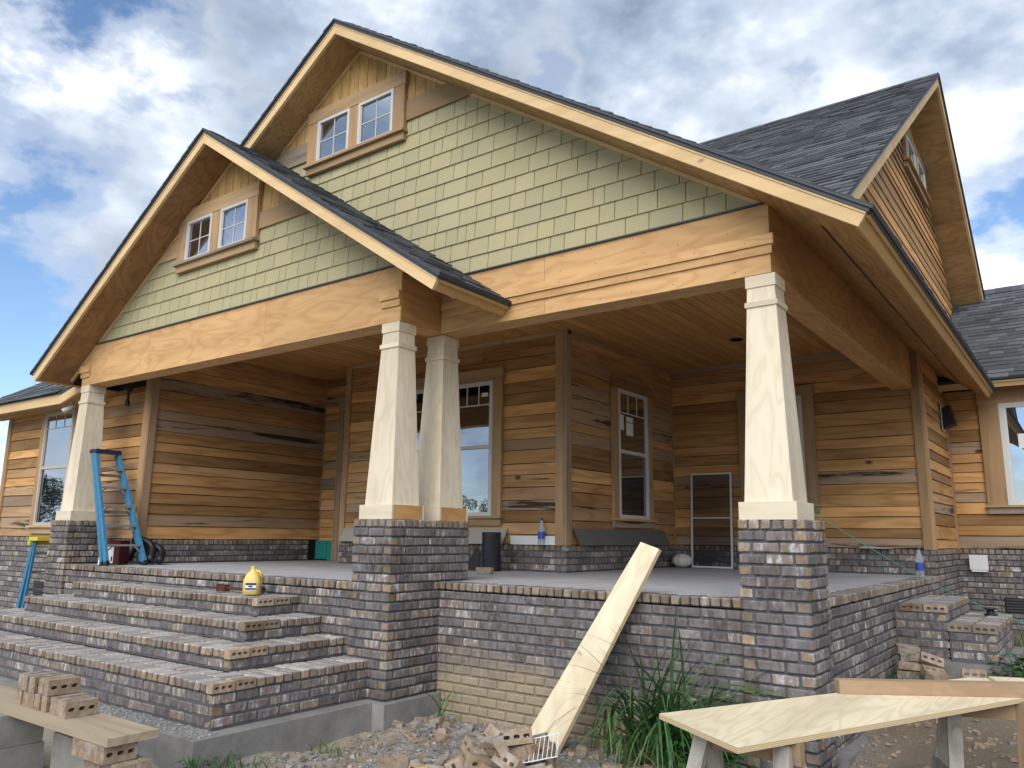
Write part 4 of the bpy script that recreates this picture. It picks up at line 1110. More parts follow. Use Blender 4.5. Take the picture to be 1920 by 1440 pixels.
MB().box(a[0]-.105, a[0]+.07, a[1], b[1], 1.43, 1.475).box(a[0]-.10, a[0]+.065, a[1]+.01, b[1]-.01, 1.475, 1.482).build('top_cap', 'capblue', lad)
m = MB(); m.tube([lp(-1.0, .52, .03), lp(-1.05, .60, -.06)], .006, 6); m.build('spreader', 'steel', lad)
# --- second ladder lying beyond the left pier
l2 = thing('step_ladder', 'blue ladder with a yellow top cap, standing on the ground left of the far-left pier', 'ladder', (-10.75, -.2, -.95))
for v in (0, .42):
    m = MB(); m.bar((-.42, v, .0), (-.10, v, 1.24), .075, .045, (0, 1, 0)); m.build('rail', 'blue', l2)
    m = MB(); m.bar((-.30, v+.02, .0), (-.06, v, 1.22), .05, .03, (0, 1, 0)); m.build('rear_rail', 'blue', l2)
for k in range(1, 5): 
    t = k/4.8; MB().box(-.42+.32*t-.04, -.42+.32*t+.04, .02, .40, 1.24*t-.012, 1.24*t+.012).build('tread', 'treadmetal', l2)
MB().box(-.16, .12, -.06, .48, 1.22, 1.275).box(-.18, -.11, -.06, .48, 1.16, 1.225).build('top_cap', 'yellow', l2)
# --- carton and hose under the ladder
ct = thing('carton', 'red and white carton half hidden behind the leaning ladder', 'carton', (-8.66, -.16, 0), (0, 0, .5))
m = MB(); m.box(-.14, .14, -.10, .10, .0, .30); m.build('box', 'red', ct)
MB().box(-.06, .06, -.104, -.101, .02, .22).build('label_panel', 'white', ct); MB().box(.03, .05, -.1065, -.1045, .04, .10).build('barcode', 'black', ct)
m = MB(); m.prism([(-.14, 0), (-.07, 0), (-.07, .28), (-.10, .25), (-.13, .17)], lambda p: (p[0], -.106, p[1]), lambda p: (p[0], -.1015, p[1])); m.build('side_panel', 'white', ct)
hs = thing('hose', 'black ribbed hose arched on the porch floor behind the ladder', 'hose', (-8.55, .12, 0))
pts = [(-.32+.64*i/20, .06*math.sin(i*.5), .05+.27*math.sin(math.pi*i/20)) for i in range(21)]
m = MB(); m.tube(pts, [.045+.005*(i % 2) for i in range(21)], 10); m.build('coil', 'black', hs, True)
m = MB(); m.tube([(p[0]+.05, p[1]+.10, p[2]*.8) for p in pts], [.045+.005*(i % 2) for i in range(21)], 10); m.build('coil', 'black', hs, True)
# --- jug, hammer, cup on the top step
jg = thing('jug', 'yellow plastic gallon jug on the right end of the top step', 'jug', (-4.86, -.80, -2*C+.004), (0, 0, .75))
prof = [(.060, 0), (.078, .012), (.079, .10), (.078, .135), (.066, .175), (.045, .205), (.027, .222), (.021, .228), (.021, .246)]
def sq(r, z, n=24, p=4.):
    o = []
    for j in range(n):
        a = 2*math.pi*j/n; c_, s_ = math.cos(a), math.sin(a)
        k = (abs(c_)**p+abs(s_)**p)**(-1/p) if z < .15 else (abs(c_)**2.4+abs(s_)**2.4)**(-1/2.4)
        o.append((r*k*c_, r*k*s_, z))
    return o
m = MB(); m.rings([sq(r, z) for r, z in prof]); m.build('body', 'jug', jg, True)
m = MB(); m.lathe([(.022, .240), (.022, .258), (.018, .260)], 16); m.build('cap', 'jug', jg, True)
m = MB(); m.tube([(.022, 0, .222), (.058, 0, .212), (.082, 0, .175), (.084, 0, .13), (.075, 0, .095)], [.012, .014, .015, .015, .013], 8); m.build('handle', 'jug', jg, True)
for f_, z0, z1, mt in ((-.0802, .045, .115, 'white'), (-.0808, .092, .112, 'navy'), (-.0808, .050, .066, 'navy')):
    MB().box(-.045, .050, f_-.0006, f_, z0, z1).build('label_panel', mt, jg)
MB().box(-.018, .018, -.0812, -.0806, .073, .088).build('label_panel', 'navy', jg)
hm = thing('hammer', 'rusty long-handled hammer lying on the top step beside the yellow jug', 'hammer', (-5.22, -.74, -2*C+.012), (0, 0, .12))
m = MB(); m.box(-.20, -.10, -.032, .032, 0, .062); m.box(-.205, -.198, -.04, .04, -.004, .068); m.build('head', 'rust', hm)
m = MB(); m.bar((-.11, 0, .035), (.25, .03, .016), .026, .022); m.build('handle', 'rust', hm)
cp = thing('cup', 'small grey cup tipped on the top step behind the yellow jug', 'cup', (-4.94, -.62, -2*C+.03), (1.3, 0, .9))
m = MB(); m.lathe([(.022, -.045), (.030, .0), (.036, .045), (.033, .045), (.020, -.038)], 14); m.build('shell', 'treadmetal', cp, True)
# --- loose porch items
pp = thing('pipe', 'short black plastic drain pipe standing on the porch floor', 'pipe', (-4.42, 2.28, 0))
rs = []
for i in range(19):
    z = .46*i/18; r = .115+.0035*(i % 2); rs.append([(r*math.cos(a*math.pi/12), r*math.sin(a*math.pi/12), z) for a in range(24)])
inner = [[(.10*math.cos(a*math.pi/12), .10*math.sin(a*math.pi/12), z) for a in range(24)] for z in (.46, .05)]
m = MB(); m.rings(rs+inner, cap=True); m.build('tube', 'black', pp, True)
fl = tag(MB().build, None) if 0 else None
m = MB(); m.prism([(-.24, 0), (.06, 0), (.06, .20), (.0, .28), (-.05, .16)], lambda p: (p[0], 0, p[1]), lambda p: (p[0], .03, p[1]))
fo = thing('plastic_scrap', 'black plastic scrap propped beside the drain pipe', 'scrap', (-4.62, 2.22, 0), (0, 0, .2)); m.build('sheet', 'black', fo)
def bottle(name, label, loc, s=1.):
    b = thing(name, label, 'bottle', loc); b.scale = (s, s, s)
    m = MB(); m.lathe([(.028, 0), (.034, .008), (.034, .15), (.030, .17), (.016, .215), (.0125, .235)], 16); m.build('body', 'bottle', b, True)
    m = MB(); m.lathe([(.0345, .06), (.0348, .062), (.0348, .125), (.0345, .127)], 16); m.build('label_band', 'bottleblue', b, True)
    m = MB(); m.lathe([(.015, .236), (.015, .256), (.012, .258)], 12); m.build('cap', 'bottleblue', b, True)
    return b
bottle('bottle', 'clear plastic bottle with a blue label on the brick ledge below the porch window', (-3.86, YBX-.09, WT+.003), 1.25)
bottle('bottle', 'blue drink bottle standing at the far right corner of the porch floor', (-.14, 4.9, 0), 1.35)
gb = thing('fibre_board', 'long dark grey board leaning under the side window of the porch', 'board', (XBX+.07, 4.1, WT+.003))
m = MB(); m.hexa([(.02, -1.28, 0), (.035, -1.28, 0), (.035, 1.22, 0), (.02, 1.22, 0), (-.035, -1.36, .20), (-.02, -1.36, .20), (-.02, 1.15, .20), (-.035, 1.15, .20)]); m.build('sheet', 'grey_board', gb)
gb = thing('fibre_board', 'light grey board leaning on the ledge below the double porch window', 'board', (-5.7, YBX-.07, WT+.003))
m = MB(); m.hexa([(-1.75, -.035, 0), (1.25, -.035, 0), (1.25, -.02, 0), (-1.75, -.02, 0), (-1.70, .02, .19), (1.30, .02, .19), (1.30, .035, .19), (-1.70, .035, .19)]); m.build('sheet', 'grey_pale', gb)
wb_ = thing('board', 'whitewashed short board along the ledge behind the clear bottle', 'board', (-4.05, YBX-.0455, WT+.004)); MB().box(-.3, .36, -.012, .006, 0, .105).build('sheet', 'paper', wb_)
sc1 = thing('window_screen', 'tall insect screen in a white frame leaning on the back porch wall', 'screen', (-2.92, 5.50, 0.003), (-.055, 0, 0))
for a, b, c_, d in ((-.31, -.285, 0, 1.36), (.285, .31, 0, 1.36), (-.285, .285, 0, .025), (-.285, .285, 1.335, 1.36), (-.285, .285, .70, .715)):
    MB().box(a, b, -.008, .008, c_, d).build('frame_bar', 'vinyl', sc1)
MB().box(-.285, .285, -.001, .0, .025, 1.335).build('mesh', 'mesh', sc1)
pk = thing('pumpkin', 'white ribbed pumpkin sitting on the porch floor beside the insect screen', 'pumpkin', (-3.32, 5.38, 0))
rs = []
for i in range(11):
    t = math.pi*i/10
    rs.append([((.135*math.sin(t)+.002)*(1+.05*math.cos(9*a))*math.cos(a), (.135*math.sin(t)+.002)*(1+.05*math.cos(9*a))*math.sin(a), .10-.10*math.cos(t)) for a in [2*math.pi*j/54 for j in range(54)]])
m = MB(); m.rings(rs); m.build('skin', 'pumpkin', pk, True)
m = MB(); m.tube([(0, 0, .19), (.005, .005, .225)], [.016, .010], 7); m.build('stem', 'bark', pk)
bp = thing('paper_sheet', 'loose grey paper lying on the brick ledge near the right house corner', 'paper', (-.75, YBK-.10, WT+.004), (0, 0, .1)); m = MB(); m.hexa([(-.2, -.05, 0), (.2, -.05, 0), (.2, .05, 0), (-.2, .05, 0), (-.12, -.05, .035), (.2, -.05, .004), (.2, .05, .004), (-.1, .05, .03)]); m.build('sheet', 'grey_pale', bp)
# --- fixtures
wl_ = thing('wall_lamp', 'black angular wall lamp on the siding at the right corner of the house', 'wall lamp', (-.055, 7.25, 2.0))
m = MB(); m.hexa([(0, -.10, .0), (.16, -.10, .06), (.16, .10, .06), (0, .10, .0), (0, -.10, .30), (.10, -.10, .34), (.10, .10, .34), (0, .10, .30)]); m.build('shade', 'black', wl_)
MB().box(-.012, -.001, -.13, .13, -.02, .36).build('back_plate', 'vinyl', wl_)
cmx = thing('security_camera', 'small white security camera under the left eave', 'camera', (-10.42, -.12, 2.27))
m = MB(); m.tube([(0, 0, 0), (0, 0, -.05)], .018, 10); m.build('bracket', 'white', cmx)
m = MB(); m.tube([(.04, .03, -.04), (-.07, -.07, -.13)], [.030, .036], 14); m.build('body', 'white', cmx, True)
m = MB(); m.tube([(-.069, -.069, -.129), (-.074, -.074, -.134)], [.033, .033], 14); m.build('lens', 'black', cmx)
sp_ = thing('bracket_lamp', 'dark hanging lamp stub under the beam beside the far-left column', 'lamp', (-9.0, -.02, 2.35)); m = MB(); m.lathe([(.05, 0), (.05, -.03), (.02, -.05), (.02, -.16), (.035, -.20), (.03, -.24)], 12); m.build('stem', 'black', sp_)
eb = thing('electric_box', 'white paper-covered electric box on the dark brick wall at the right', 'electric box', (.17, 7.715-.002, .0))
m = MB(); m.box(-.10, .10, -.07, -.001, .0, .20); m.build('cover', 'paper', eb); MB().box(-.115, .115, -.078, -.071, .03, .235).build('paper_cover', 'paper', eb)
so = thing('string_reel', 'black string reel on the lower side step', 'reel', (.62, 4.0, -4*C+.004)); m = MB(); m.lathe([(.06, 0), (.06, .012), (.035, .016), (.035, .055), (.06, .06), (.06, .072), (.03, .075)], 16); m.build('spool', 'black', so, True)
stg = MB(); p0, p1, p2 = Vector((-.06, .44, .60)), Vector((.62, 4.0, -4*C+.06)), Vector((1.35, 4.6, -.62))
stg.tube([p0.lerp(p1, i/12)-Vector((0, 0, .05*math.sin(math.pi*i/12))) for i in range(13)]+[p1.lerp(p2, i/4) for i in range(1, 5)], .0032, 5)
tag(stg.build('string_line', 'cord'), 'thin green string stretched from the right column down over the side steps', 'string')
# --- loose bricks
ORD = ['leftmost', 'second from the left', 'third from the left', 'fourth from the left', 'fifth from the left', 'sixth from the left', 'seventh from the left', 'eighth from the left', 'ninth from the left', 'tenth from the left', 'eleventh from the left', 'twelfth from the left', 'thirteenth from the left', 'fourteenth from the left', 'fifteenth from the left', 'sixteenth from the left', 'seventeenth from the left', 'eighteenth from the left', 'nineteenth from the left', 'twentieth from the left', 'twenty-first from the left', 'twenty-second from the left', 'twenty-third from the left', 'twenty-fourth from the left', 'twenty-fifth from the left', 'twenty-sixth from the left', 'twenty-seventh from the left']
def number(objs, text):
    for k, o in enumerate(sorted(objs, key=lambda o: pix(o.location)[0])): o['label'] = text+', '+(ORD[k] if k < len(objs)-1 else 'rightmost')
LB = [cored_block(.183, .088, .066).mesh('brick', 'loose') for _ in range(6)]
def loose(label, loc, rot, group, s=1.):
    o = put('brick', R.choice(LB)); o.location = loc; o.rotation_euler = rot; o.scale = (s, s, s)
    return tag(o, label, 'brick', group)
# plank on blocks, with two layers of bricks on edge
PZ = -.65
pkt = thing('plank', 'pale scaffold plank on blocks in front of the steps, carrying a stack of bricks', 'plank', (-3.6, -3.05, PZ))
m = MB(); m.box(-1.4, .90, -.142, .142, -.042, 0); m.build('board', 'plank', pkt)
q_ = []
for i in range(8):
    q_ += [0]; q_[-1] = loose('lower-layer brick of the stack on the pale scaffold plank', (-3.97+i*.088, -3.02+R.uniform(-.012, .012), PZ+.046), (rad(90), 0, rad(90)+R.uniform(-.05, .05)), 'bricks stacked on the scaffold plank')
number(q_, 'lower-layer brick on the scaffold plank'); q_ = []
for i in range(5):
    q_ += [0]; q_[-1] = loose('upper-layer brick of the stack on the pale scaffold plank', (-3.96+i*.088, -3.02+R.uniform(-.012, .012), PZ+.046+.091), (rad(90), 0, rad(90)+R.uniform(-.06, .06)), 'bricks topping the stack on the scaffold plank')
number(q_, 'upper-layer brick on the scaffold plank'); q_ = []
cbk = thing('concrete_block', 'grey concrete blocks under the left end of the scaffold plank', 'block', (-4.25, -3.1, 0))
MB().box(-.5, .36, -.13, .13, -.88, PZ-.043).build('upper_block', 'block', cbk); MB().box(-.5, .37, -.14, .14, -1.20, -.883).build('lower_block', 'block', cbk)
kb = thing('concrete_kerb', 'low grey concrete slab on edge beside the brick support of the plank', 'slab', (-3.36, -2.985, 0), (0, 0, -.03)); m = MB(); m.box(-.32, .32, -.03, .03, -1.22, -.79); m.build('slab', 'block', kb)
for i in range(5):
    q_ += [0]; q_[-1] = loose('upright brick in the support under the right end of the plank', (-2.93+i*.068-.10, -3.10, PZ-.042-.047), (rad(90), 0, rad(90)), 'bricks supporting the right end of the plank')
number(q_, 'upright brick under the right end of the plank'); q_ = []
for i in range(2):
    for k in range(2):
        loose((('front left', 'back left'), ('front right', 'back right'))[i][k]+' flat brick supporting the right end of the plank', (-2.93+i*.19, -3.10+k*.092, PZ-.042-.092-.036-.07*0), (0, 0, 0), 'flat bricks supporting the right end of the plank')
for k in range(4): loose(('front left', 'front right', 'back left', 'back right')[k]+' buried brick at the foot of the plank support', (-2.92+.19*(k % 2), -3.08+.09*(k//2), PZ-.042-.092-.036-.07-.02), (0, 0, .05), 'foot bricks of the plank support')
# rubble heap in front of the wall
heap = [(-1.88,-.98,.14,.7,.25,1.1),(-1.70,-.90,.16,-.5,.2,.35),(-1.62,-.98,.20,.35,-.1,.2),(-1.78,-1.08,.10,.1,.9,.8),(-1.98,-1.06,.10,1.2,.4,1.3),(-1.58,-1.10,.11,.2,.3,-.5),(-1.50,-.92,.12,1.1,.0,.6),(-1.72,-1.2,.10,.9,.3,.2),(-1.92,-1.18,.06,.2,.5,1.9),(-1.60,-1.24,.06,.4,.1,1.0),(-1.44,-1.08,.06,.3,.2,2.2),(-2.08,-1.00,.04,.1,.2,.4),(-1.48,-.80,.05,.2,1.2,.9),(-1.80,-.82,.05,.0,.3,.1),(-1.36,-.98,.05,.5,.2,1.4),(-2.02,-1.26,.05,.2,.1,2.4),(-1.8,-1.34,.06,.3,.6,.9),(-1.62,-.78,.14,1.4,.3,.9),(-1.86,-.90,.08,.3,.1,2.0),(-1.52,-1.20,.14,.9,.2,.3)]
heap += [(-1.95,-.86,.10,.6,.3,.2),(-2.12,-1.14,.05,.9,.2,1.0),(-1.74,-1.02,.22,.5,.5,1.2),(-1.66,-1.16,.20,1.2,.2,.5),(-1.84,-1.14,.17,.2,.4,.1),(-1.40,-1.22,.05,.4,.2,.7),(-1.98,-.96,.15,1.0,.3,.9),(-2.2,-1.22,.03,.1,.1,1.6)]
for x, y, h, rx, ry, rz in heap:
    x, y = x+.05, y-.14
    if R.random() < .6: rx = 1.57+R.uniform(-.5, .5)
    rz = R.uniform(0, 6.28)
    q_ += [0]; q_[-1] = loose('tumbled brick in the rubble heap at the foot of the leaning board', (x, y, G(x, y)+h-.01), (rx, ry, rz), 'bricks in the front rubble heap', 1.1)
number(q_, 'tumbled brick in the front rubble heap'); q_ = []
loose('lone brick lying on the dirt left of the rubble heap', (-2.36, -1.42, G(-2.36, -1.42)+.035), (0, 0, 1.0), None)
loose('single brick lying on the porch floor in front of the drain pipe', (-4.0, 1.62, .036), (0, 0, .25), None)
loose('broken brick end standing on the dirt left of the heap', (-2.75, -.85, G(-2.75, -.85)+.03), (.2, .5, .3), None, .7)
loose('small brick piece lying on the dirt right of the leaning board', (-1.15, -.62, G(-1.15, -.62)+.02), (0, 0, .4), None, .7)
loose('brick lying behind the plywood sheet near the right pier', (-.20, -1.06, -.50), (0, .1, .4), None, .8) if 0 else None
rp = [(.10,2.45,.02,0,0,.3),(.12,2.46,.09,0,.05,.2),(.13,2.47,.16,0,-.05,.35),(.10,2.50,.23,.2,.1,.5),(.29,2.46,.14,.9,.3,.4),(.31,2.38,.06,.5,.2,.6),(.36,2.28,.03,.2,.1,.9),(.60,2.52,.07,1.45,0,.2),(.58,2.50,-.01,0,0,.5)]
for x, y, h, rx, ry, rz in rp:
    q_ += [0]; q_[-1] = loose('brick in the loose pile beside the side steps', (x, y, G(x, y)+h+.03), (rx, ry, rz), 'bricks piled beside the side steps')
number(q_, 'brick in the loose pile by the side steps'); q_ = []
rk = thing('wire_rack', 'white wire rack lying on the rubble heap', 'wire rack', (-1.45, -1.12, G(-1.5, -1.1)+.13), (.5, -.25, .35))
m = MB()
for i in range(12): m.tube([(-.16+i*.03, -.10, 0), (-.16+i*.03, .10, 0)], .0025, 5)
m.build('wires', 'white', rk); m = MB(); m.tube([(-.17, -.10, 0), (.18, -.10, 0), (.18, .10, 0), (-.17, .10, 0), (-.17, -.10, 0)], .004, 5); m.build('rim', 'white', rk)
fs = thing('stone_slab', 'pale blue-grey stone piece on the rubble heap', 'stone', (-1.66, -1.12, G(-1.66, -1.12)+.15), (.35, -.2, .5)); m = MB(); m.hexa([(-.16, -.06, -.025), (.17, -.05, -.025), (.15, .06, -.025), (-.14, .07, -.025), (-.15, -.055, .025), (.15, -.05, .03), (.14, .05, .025), (-.13, .06, .02)]); m.build('stone', 'slab', fs)
yl = thing('glove', 'crumpled yellow work glove beside the rubble heap', 'glove', (-2.05, -1.46, G(-2.05, -1.46)+.03), (0, 0, .8))
m = MB(); rs = []
for i in range(7):
    t = math.pi*i/6; rs.append([(.06*math.sin(t)*math.cos(a)*(1+.25*math.sin(3*a+i))+.002*math.cos(a), .045*math.sin(t)*math.sin(a)*(1+.2*math.cos(4*a))+.002*math.sin(a), .03-.03*math.cos(t)) for a in [2*math.pi*j/14 for j in range(14)]])
m.rings(rs); m.build('palm', 'yellow', yl, True)
for q in range(3): m = MB(); m.tube([(.04, -.03+.03*q, .02), (.085, -.04+.035*q, .012)], [.014, .010], 7); m.build('finger', 'yellow', yl, True)
# --- fresh board leaning on the porch edge
A_, B_ = Vector((-1.82, -.50, -1.10)), Vector((-1.345, -.030, .016))
dr_ = (B_-A_).normalized(); top = A_+dr_*(B_-A_).length*1.30
sd = Vector((.94, -.30, -.12)); sd = (sd-dr_*sd.dot(dr_)).normalized(); nr = dr_.cross(sd).normalized()
lb = thing('board', 'long pale tapered plywood board leaning against the porch edge over the rubble', 'board', A_)
q = []
for P, hw in ((A_-dr_*.03, .178), (top, .105)):
    P = P-A_
    q.append([P-sd*hw-nr*.016, P+sd*hw-nr*.016, P+sd*hw+nr*.016, P-sd*hw+nr*.016])
m = MB(); m.add(q[0]+q[1], [(0,1,2,3),(7,6,5,4),(0,4,5,1),(2,6,7,3)]); m.build('faces', 'pale_z', lb)
m = MB(); m.add(q[0]+q[1], [(1,5,6,2),(3,7,4,0)]); m.build('edges', 'edge', lb)
# --- plywood sheet on saw horses
ZP = -.385
py = thing('plywood_sheet', 'fresh pale plywood sheet laid across two saw horses in the foreground', 'plywood', (.6, -1.2, ZP))
O = Vector((.6, -1.2, 0))
pl = [(-.155, -1.955), (.352, -2.315), (1.50, .40), (.86, .15)]
m = MB(); m.prism([(a-.6, b+1.2) for a, b in pl], lambda p: (*p, -.023), lambda p: (*p, 0.)); fcs = m.f
m2 = MB(); m2.add(m.v, fcs[:2]); m2.build('faces', 'pale_x', py)
m2 = MB(); m2.add(m.v, fcs[2:]); m2.build('edges', 'edge', py)
tb = thing('timber', 'squared brown timber post lying on the plywood sheet', 'timber', (.385, -.915, ZP+.0015), (0, 0, math.atan2(.62, .92)))
MB().box(0, 1.9, -.0, .075, 0, .068).build('post', 'timber', tb)
pw2 = thing('plywood_offcut', 'small pale plywood offcut behind the timber post', 'plywood', (1.25, -.05, ZP+.004), (0, 0, .35)); MB().box(-.2, .5, 0, .3, 0, .012).build('sheet', 'pale_x', pw2)
def sawhorse(label, p0, p1, zt, legs, extra=None):
    s = thing('saw_horse', label, 'saw horse', ((p0[0]+p1[0])/2, (p0[1]+p1[1])/2, -1.15)); o = Vector(s.location)
    m = MB(); m.bar(Vector((*p0, zt-.045))-o, Vector((*p1, zt-.045))-o, .04, .088, (0, 0, 1)); m.build('beam', 'timber', s)
    d = (Vector((*p1, 0))-Vector((*p0, 0))).normalized(); n = Vector((-d.y, d.x, 0))
    for e in (0, 1):
        for k in (-1, 1):
            P = Vector((*(p0 if e == 0 else p1), zt-.02))+d*(.07 if e == 0 else -.07)
            Q = Vector((P.x, P.y, -1.22))+n*k*.30+d*(-.10 if e == 0 else .10)
            m = MB(); m.bar(P+n*k*.035-o, Q-o, .036, .068, (d.x, d.y, 0)); m.build('leg', 'greywood', s)
        P = Vector((*(p0 if e == 0 else p1), -.78))
        m = MB(); m.bar(P-n*.16-o, P+n*.16-o, .02, .08, (0, 0, 1)); m.build('leg_tie', 'greywood', s)
    return s
sawhorse('weathered saw horse under the near left end of the plywood sheet', (.0, -1.92), (.50, -1.98), ZP-.0245, None)
sawhorse('weathered saw horse under the far right end of the plywood sheet', (.78, -.52), (1.32, -.30), ZP-.0245, None)
bb = thing('board', 'wide brown board propped upright under the right end of the plywood', 'board', (1.20, -.42, -1.15), (0, .06, -.5)); MB().box(-.11, .11, -.018, .018, 0, .745).build('plank', 'trim_z', bb)
# --- rubble chips and gravel
chips = [(-3.02,-.50),(-2.92,-.38),(-2.80,-.42),(-2.66,-.33),(-2.55,-.25),(-2.42,-.28),(-2.86,-.30),(-2.70,-.20),(-2.58,-.12),(-2.45,-.14),(-2.98,-.28),(-3.08,-.36),(-2.30,-.18),(-2.2,-.10),(-2.74,-.5),(-2.5,-.4),(-2.1,-.2),(-2.0,-.08),(-3.12,-.58),(-2.62,-.62),(-1.55,-.35),(-1.3,-.3),(-.95,-.5)]
def shard(m, P, s, c=None):
    v = []
    for sx in (-1, 1):
        for sy in (-1, 1):
            for sz in (-1, 1): v.append(Vector((sx*R.uniform(.5, 1)*s, sy*R.uniform(.4, .9)*s, sz*R.uniform(.3, .7)*s)))
    ro = Matrix.Rotation(R.uniform(0, 6.3), 3, 'Z') @ Matrix.Rotation(R.uniform(-.5, .5), 3, 'X')
    v = [tuple(ro @ a+P) for a in v]
    return m.add(v, [(0,1,3,2), (4,6,7,5), (0,4,5,1), (2,3,7,6), (0,2,6,4), (1,5,7,3)], c)
for x, y in chips:
    o = shard(MB(), Vector((0, 0, 0)), R.uniform(.03, .062)).build('rubble_chip', R.choice(('loose', 'loose', 'block', 'footing')))
    o.location = (x, y, G(x, y)+.018); tag(o, 'broken brick or concrete chip in the rubble along the porch wall', 'rubble', 'rubble chips along the porch wall'); q_.append(o)
number(q_, 'broken chip in the rubble along the porch wall')
m = MB()
def inwall(x, y): return (-9.3 < x < -3.3 and y > -2.3) or (x < -.02 and y > .02) or (x < -3.2 and y > -.68)
for i in range(15000):
    u = R.random()
    if u < .45: x, y = R.gauss(-2.75, .8), R.gauss(-1.0, .7)
    elif u < .7: x, y = R.gauss(-2.4, .7), R.gauss(-.25, .22)
    else: x, y = R.uniform(-4.6, 1.6), R.uniform(-3.6, 3)
    if inwall(x, y) or y < -4.6: continue
    s = .004+.011*R.random()**3+(.014 if R.random() < .05 else 0)
    shard(m, Vector((x, y, G(x, y)+s*.25)), s)
for i in range(900):                                   # mortar crumbs on the footing ledge
    x, y = R.uniform(-5.5, -3.4), R.uniform(-2.25, -2.03); shard(m, Vector((x, y, -12*C+.002)), .003+.010*R.random()**3, (.45+.3*R.random(), 0, 0))
for i in range(1600):                                  # clods on the churned soil at the right
    x, y = R.uniform(.08, 1.9), R.uniform(-1.2, 3.0); s = .006+.022*R.random()**3; shard(m, Vector((x, y, G(x, y)+s*.2)), s, (.83+.15*R.random(), 0, 0))
tag(m.build('gravel', 'stone'), 'scattered gravel and crumbled mortar over the dirt', 'gravel', None, 'stuff')
m = MB()
for i in range(700):                                   # straw, splinters and dead stems
    x, y = R.gauss(-2.2, 1.1), R.gauss(-.9, .6)
    if inwall(x, y): continue
    a = R.uniform(0, 3.14); l_ = R.uniform(.02, .09); z = G(x, y)+.006
    m.bar((x-l_*math.cos(a), y-l_*math.sin(a), z), (x+l_*math.cos(a), y+l_*math.sin(a), z+R.uniform(-.004, .02)), .003, .003)
tag(m.build('straw', 'dry'), 'dry straw and splinters scattered over the dirt', 'straw', None, 'stuff')
# --- plants
def blade(m, base, az, ln, droop, wd, c=None, seg=6, lift=1.25):
    p = Vector(base); el = lift; L_ = [];
    d = Vector((math.cos(az), math.sin(az), 0)); sdv = Vector((-d.y, d.x, 0))
    for i in range(seg+1):
        t = i/seg; ww = wd*(1-t)**.7*(.55+.45*min(1, t*4))
        L_.append((p-sdv*ww/2, p+sdv*ww/2+Vector((0, 0, ww*.25))))
        p = p+(d*math.cos(el)+Vector((0, 0, math.sin(el))))*ln/seg; el -= droop/seg
    v = [q for a in L_ for q in a]; fs = [(2*i, 2*i+1, 2*i+3, 2*i+2) for i in range(seg)]
    m.add(v, fs, c or (R.random(), R.random(), R.random()))
def grassplant(label, x, y, n, ln, spread, wd=.012, mat='grass', name='grass_plant', lean=None, base=None):
    t = thing(name, label, 'grass', (x, y, base if base is not None else G(x, y)-.01))
    m = MB()
    for i in range(n):
        az = R.uniform(0, 6.28) if lean is None else R.gauss(lean, 1.0)
        blade(m, (R.gauss(0, spread), R.gauss(0, spread*.6), 0), az, ln*R.uniform(.45, 1.1), R.uniform(.7, 3.0), wd*R.uniform(.6, 1.3), lift=R.uniform(1.15, 1.5), seg=8)
    tag(m.build('blades', mat, t), None, None, None, 'stuff')
    if n > 50:
        m = MB()
        for i in range(n//5): blade(m, (R.gauss(0, spread), R.gauss(0, spread*.6), 0), R.uniform(0, 6.28), ln*R.uniform(.2, .6), R.uniform(2, 4), wd*.7, lift=R.uniform(.5, 1.3))
        tag(m.build('dead_blades', 'dry', t), None, None, None, 'stuff')
    return t
grassplant('large clump of long green grass at the wall right of the leaning board', -1.0, -.20, 190, 1.25, .15, .028, lean=-.9)
grassplant('tall arching grass stems behind the leaning board', -1.40, -.10, 16, 1.05, .10, .026)
grassplant('single grassy weed in the corner by the middle pier', -3.02, -.22, 11, .62, .03, .020)
grassplant('low weeds along the concrete footing of the entry steps', -3.22, -2.0, 60, .22, .16, .010)
grassplant('tiny weeds by the footing near the middle pier', -3.12, -1.3, 30, .20, .12, .008)
grassplant('low grass at the foot of the right porch wall', .12, 2.3, 160, .22, .16, .008, base=G(.12, 2.0))
grassplant('straggly weeds behind the side steps', 1.0, 4.9, 120, .45, .3, .012)
grassplant('thin grass wisps beside the near saw horse', -.55, -.95, 20, .4, .08, .008)
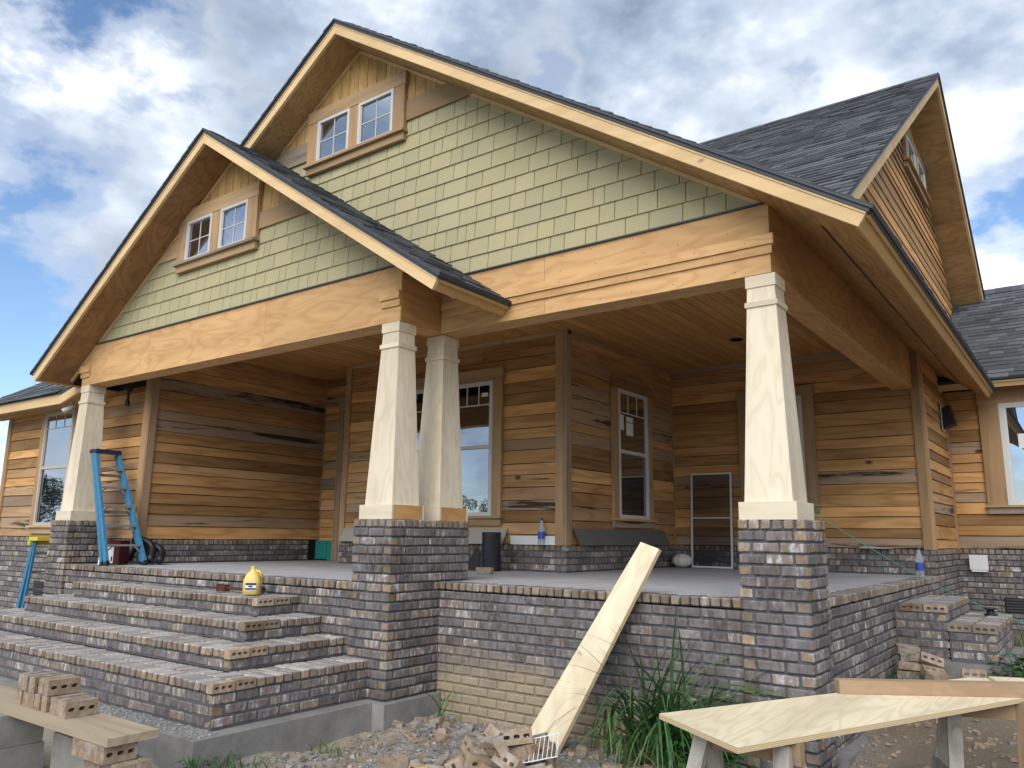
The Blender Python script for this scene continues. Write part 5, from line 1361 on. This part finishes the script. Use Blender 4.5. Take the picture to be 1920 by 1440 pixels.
def leafy(label, x, y, n, rad_, ht, size, z=None):
    t = thing('leafy_weed', label, 'weed', (x, y, (G(x, y) if z is None else z)-.01)); m = MB()
    for i in range(n):
        a = R.uniform(0, 6.28); r = rad_*math.sqrt(R.random()); h = ht*(1-.5*(r/rad_)**2)*R.uniform(.35, 1)
        P = Vector((r*math.cos(a), r*math.sin(a), h)); az = R.uniform(0, 6.28); tl = R.uniform(-.5, .5); s = size*R.uniform(.6, 1.2)
        d = Vector((math.cos(az)*math.cos(tl), math.sin(az)*math.cos(tl), math.sin(tl))); s_ = Vector((-math.sin(az), math.cos(az), 0)); up = Vector((0, 0, 1))
        v = [P, P+d*s*.35+s_*s*.32, P+d*s*.75+s_*s*.24, P+d*s*1.1-up*s*.12, P+d*s*.75-s_*s*.24, P+d*s*.35-s_*s*.32, P+d*s*.5-up*s*.06]
        m.add(v, [(0,1,6), (1,2,6), (2,3,6), (3,4,6), (4,5,6), (5,0,6)])
    tag(m.build('leaves', 'leaf', t), None, None, None, 'stuff')
    m = MB()
    for i in range(14):
        a = R.uniform(0, 6.28); r = rad_*.7*R.random(); m.tube([(0, 0, 0), (r*.6*math.cos(a), r*.6*math.sin(a), ht*.4), (r*math.cos(a), r*math.sin(a), ht*.8)], .003, 4)
    m.build('stems', 'leaf', t)
leafy('broad-leaved weed low beside the long grass clump', -.62, -.36, 260, .26, .36, .065)
leafy('bright green broad-leaved weed right of the side steps', .98, 2.75, 260, .30, .34, .075, z=-.80)
leafy('small broad-leaved weeds at the corner of the step footing', -3.30, -2.28, 60, .14, .14, .035)
# --- trees on the far side of the field, seen as reflections in the porch windows
def tree(label, x, y, h, r_):
    t = thing('tree', label, 'tree', (x, y, -1.2)); m = MB()
    m.tube([(0, 0, 0), (.1, .05, h*.3), (-.1, .1, h*.6), (.05, 0, h*.9)], [.32, .24, .16, .05], 8)
    for i in range(9):
        a = i*2.4; z = h*(.3+.06*i); m.tube([(0, 0, z), (r_*.6*math.cos(a), r_*.6*math.sin(a), z+h*.12)], [.10, .03], 5)
    m.build('trunk', 'bark', t); m = MB()
    blobs = [(R.gauss(0, r_*.42), R.gauss(0, r_*.42), h*R.uniform(.25, .92), r_*R.uniform(.25, .5)) for _ in range(26)]
    for i in range(5200):
        bx_, by_, bz_, br_ = R.choice(blobs); u = Vector((R.gauss(0, 1), R.gauss(0, 1), R.gauss(0, 1))).normalized()*br_*R.uniform(.7, 1.05)
        P = Vector((bx_, by_, bz_))+u; s = R.uniform(.12, .26); a = Vector((R.gauss(0, 1), R.gauss(0, 1), R.gauss(0, 1))).normalized(); b = a.cross(Vector((.3, .2, 1))).normalized()
        m.add([P-a*s, P+b*s*.6, P+a*s, P-b*s*.6], [(0, 1, 2, 3)])
    tag(m.build('crown', 'tree', t), None, None, None, 'stuff')
tree('leafy tree seen reflected in the lower pane of the double porch window', -97, -104, 9.2, 3.4)
tree('broad tree reflected beside it in the porch window', -91, -109, 8.4, 3.6)
tree('tree reflected in the far-left window', -122, -47, 9.5, 4.5)
tree('second tree reflected in the far-left window', -124, -54, 8.0, 4.0)
